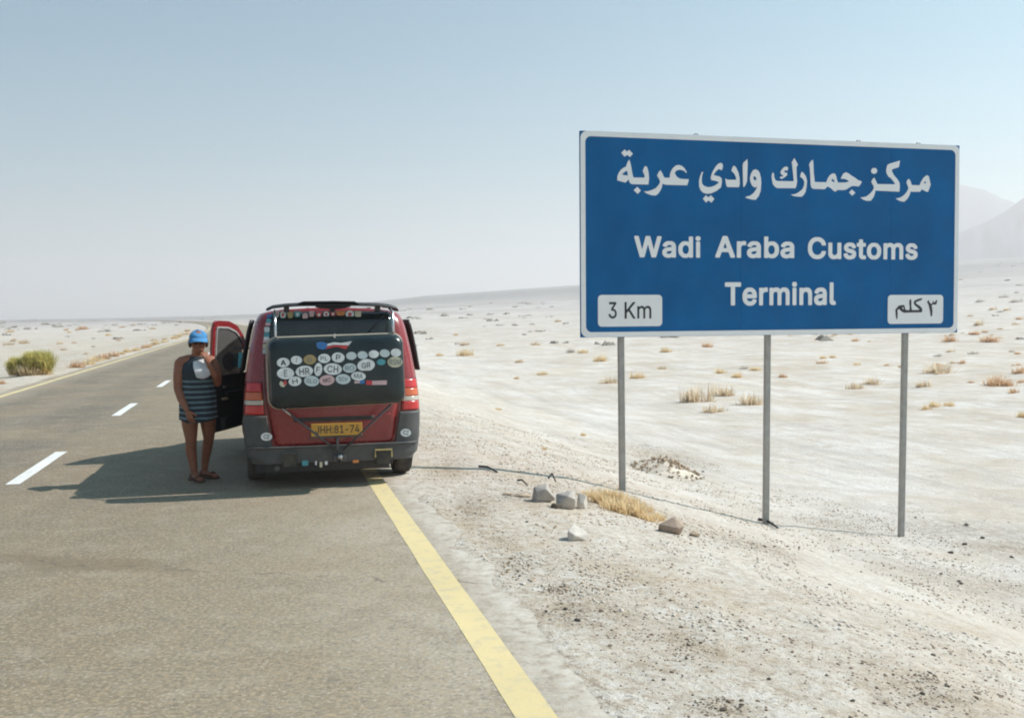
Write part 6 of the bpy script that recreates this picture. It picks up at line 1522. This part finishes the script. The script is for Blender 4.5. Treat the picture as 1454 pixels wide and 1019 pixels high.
put_rock(790, 722, 16, 10, 'rock_dark', 29, 'small dark stone wedged between the two boulders')
put_rock(720, 703, 18, 5, 'rock_tan', 37, 'low tan stone farthest left of the rock cluster')
# rubble heap right of the left post
hp = hit(945, 668)
heap = empty('rubble_heap', hp); tag(heap, 'low heap of brown clods right of the left sign post', 'rubble heap')
r_ = random.Random(4); hu = hp.y / FPX
rocks_ = [rock_mesh('clod', M['rock_tan'], 50 + k, 1, 1, .8, 6, 2) for k in range(4)] + [rock_mesh('clod', M['rock_brown'], 60, 1, 1, .7, 6, 2)]
P = []
for i in range(13):
    row = []
    for j in range(25):
        a = 2 * math.pi * j / 24; rr_ = i / 12
        x = math.cos(a) * rr_ * 52 * hu; y = math.sin(a) * rr_ * 1.5
        zt_ = .26 * (1 - rr_) ** 1.15 * (1 + .5 * float(fbm(np.array([x * 2.]), np.array([y * 2.]), 77)[0]))
        gz = h1(hp.x + x, hp.y + y) - hp.z
        row.append((x, y, gz + zt_ - .03 * rr_ ** 3))
    P.append(row)
grid_mesh('dirt', P, M['heap_dirt'], heap)
for i in range(230):
    a = r_.uniform(0, 6.28); rr_ = r_.random() ** .6 * 1.05; x = math.cos(a) * rr_ * 50 * hu; y = math.sin(a) * rr_ * 1.4
    o = bpy.data.objects.new('clod', r_.choice(rocks_)); COL.objects.link(o); o.parent = heap
    s = r_.choice([.018, .022, .03, .04, .055]) * r_.uniform(.8, 1.2) * (1.25 - .5 * rr_); zt_ = .26 * max(0, 1 - rr_) ** 1.15
    o.location = (x, y, h1(hp.x + x, hp.y + y) - hp.z + zt_ + s * .3); o.scale = (s, s, s); o.rotation_euler = (r_.uniform(0, 6), r_.uniform(0, 6), r_.uniform(0, 6))
# singled out dark stones and crumbs on the shoulder
dk = [rock_mesh('stone', M['rock_dark'], 80 + k, 1, .8, .55, 6, 2) for k in range(5)]
dark = [(1370,773,10),(1350,785,10),(1395,764,8),(1372,746,10),(1300,735,5),(1437,791,9),(803,865,10),(852,867,10),(820,881,12),(776,868,8),(978,916,8),(1092,964,9),(1026,1008,14),(1210,995,10),(1343,973,9),(1310,985,11),(975,935,8),(1325,930,9),(1362,826,8),(1336,815,8),(1420,825,7),(1365,829,8),(912,668,6),(998,670,6),(748,741,6),(735,811,8),(675,729,6),(738,818,7),(1068,778,6),(1086,776,8),(1100,776,6),(1118,776,6),(1135,777,5),(1178,830,7),(1223,812,6),(930,660,6)]
for (px, py, w) in dark:
    p = hit(px, py); o = bpy.data.objects.new('stone', random.choice(dk)); COL.objects.link(o); s = w / 2 * p.y / FPX
    o.location = (p.x, p.y, p.z + s * .25); o.scale = (s, s, s); o.rotation_euler = (0, 0, random.uniform(0, 6))
    tag(o, 'small dark stone lying on the gravelly embankment', 'stone', 'small dark stones on the embankment')
# pebbles and grit
def pebbles(name, label, n, mat, smin, smax, area, seed):
    r = np.random.default_rng(seed)
    base = bmesh.new(); bmesh.ops.create_icosphere(base, subdivisions=1, radius=1)
    bv = np.array([v.co[:] for v in base.verts]); bf = np.array([[v.index for v in f.verts] for f in base.faces]); base.free()
    s = r.uniform(area[0], area[1], n * 3); t = area[2] + (area[3] - area[2]) * r.random(n * 3) ** 1.4
    dens = fbm(s * .9, t * .9, seed) + .6 * vnoise(s * 3, t * 3, seed + 2)
    keep = dens > np.quantile(dens, .66); s = s[keep][:n]; t = t[keep][:n]; n = len(s)
    x, y = xy(s, t); z = H(x, y)
    on = (s < 1.4) & (s > -6.4); z = np.where(on, .002, z)
    sz = smin * (smax / smin) ** (r.random(n) ** 2.2)
    V = bv[None] * (1 + r.uniform(-.28, .28, (n, len(bv), 1))); V = V * sz[:, None, None] * np.array([1, .85, .6])
    a = r.uniform(0, 6.28, n); ca_, sa = np.cos(a)[:, None], np.sin(a)[:, None]
    X = V[..., 0] * ca_ - V[..., 1] * sa + x[:, None]; Y = V[..., 0] * sa + V[..., 1] * ca_ + y[:, None]; Z = V[..., 2] + z[:, None] + sz[:, None] * .2
    co = np.stack([X, Y, Z], -1).reshape(-1, 3)
    F = (bf[None] + (np.arange(n) * len(bv))[:, None, None]).reshape(-1, 3)
    me = bpy.data.meshes.new(name); me.vertices.add(len(co)); me.vertices.foreach_set('co', co.ravel())
    me.loops.add(F.size); me.loops.foreach_set('vertex_index', F.ravel()); me.polygons.add(len(F))
    me.polygons.foreach_set('loop_start', np.arange(0, F.size, 3)); me.polygons.foreach_set('loop_total', np.full(len(F), 3)); me.update(calc_edges=True)
    o = link(name, me, mat); tag(o, label, 'gravel', kind='stuff')
pebbles('gravel', 'pale gravel scattered over the road embankment', 17000, M['rock_pale'], .004, .018, (1.5, 9, 2.5, 22), 11)
pebbles('gravel', 'tan gravel scattered over the road embankment', 12000, M['rock_tan'], .004, .018, (1.5, 9, 2.5, 22), 12)
pebbles('gravel', 'dark grit and crumbs scattered over the road embankment', 3000, M['rock_brown'], .003, .013, (2.1, 5.0, 2.5, 12), 13)
pebbles('gravel', 'dark asphalt crumbs along the broken road edge', 700, M['rock_brown'], .004, .014, (1.85, 2.9, 3, 30), 15)
def crumbs():
    r_ = random.Random(31); bmq = bmesh.new(); vs = []; fs = []
    base = [rock_mesh('crumb', M['rock_dark'], 200 + k, 1, .8, .5, 3, 2) for k in range(4)]
    geo = [([v.co.copy() for v in m_.vertices], [tuple(p.vertices) for p in m_.polygons]) for m_ in base]
    for (qx, qy, ax, ay, amt) in SOIL:
        c0 = hit(qx, qy); c1 = hit(qx + ax, qy); c3 = hit(qx, min(qy + ay, 1060)); ex = c1 - c0; ey = c3 - c0
        n = int(200 * amt); ga = rng.normal(0, .6, n); gb = rng.normal(0, .6, n)
        X = c0.x + ex.x * ga + ey.x * gb; Y = c0.y + ex.y * ga + ey.y * gb; Z = H(X, Y)
        for q in range(n):
            sz = r_.uniform(.003, .0095) * (1.9 if r_.random() < .07 else 1)
            V, F = r_.choice(geo); k = len(vs); a = r_.uniform(0, 6.28); ca_, sa = math.cos(a), math.sin(a); x, y, z = X[q], Y[q], Z[q]
            vs += [(x + (v.x * ca_ - v.y * sa) * sz, y + (v.x * sa + v.y * ca_) * sz, z + (v.z + .2) * sz) for v in V]; fs += [tuple(i + k for i in f) for f in F]
    bmq.free(); me = bpy.data.meshes.new('gravel'); me.from_pydata(vs, [], fs); me.update()
    o = link('gravel', me, simple('brown_soil_crumbs', (.17, .13, .09), .95, var=.4, scale=25)); tag(o, 'dark crumbs gathered in patches on the shoulder', 'gravel', kind='stuff')
crumbs()
# dark strips put in for bits of the sign's thin shadow, plus one twig
def twig(name, label, pts, r0, mat='twig'):
    P = [hit(*p[:2]) + Vector((0, 0, p[2])) for p in pts]; c = P[0].copy()
    bm = bmesh.new(); tube(bm, [p - c for p in P], [r0 * (1 - .5 * i / len(P)) for i in range(len(P))], 7)
    o = obj(name, bm, M[mat]); o.location = c; tag(o, label, 'twig'); return o
twig('twig', 'black strip standing for the sign shadow across the foot of the middle post', [(1078, 740, .03), (1088, 744, .05), (1094, 746, .04), (1104, 752, .03)], .022)
twig('twig', 'thin dark strip standing for the sign shadow on the sand left of the rock cluster', [(735, 684, .02), (741, 687, .05), (749, 690, .01)], .012)
twig('twig', 'crooked dark twig on top of the grey white boulder', [(779, 700, .17), (784, 697, .20), (789, 704, .16)], .012)
twig('twig', 'dark strip standing for the sign shadow on the road edge right of the van', [(680, 664, .02), (692, 666, .03), (706, 671, .01)], .015)
print('DONE', len(bpy.data.objects))
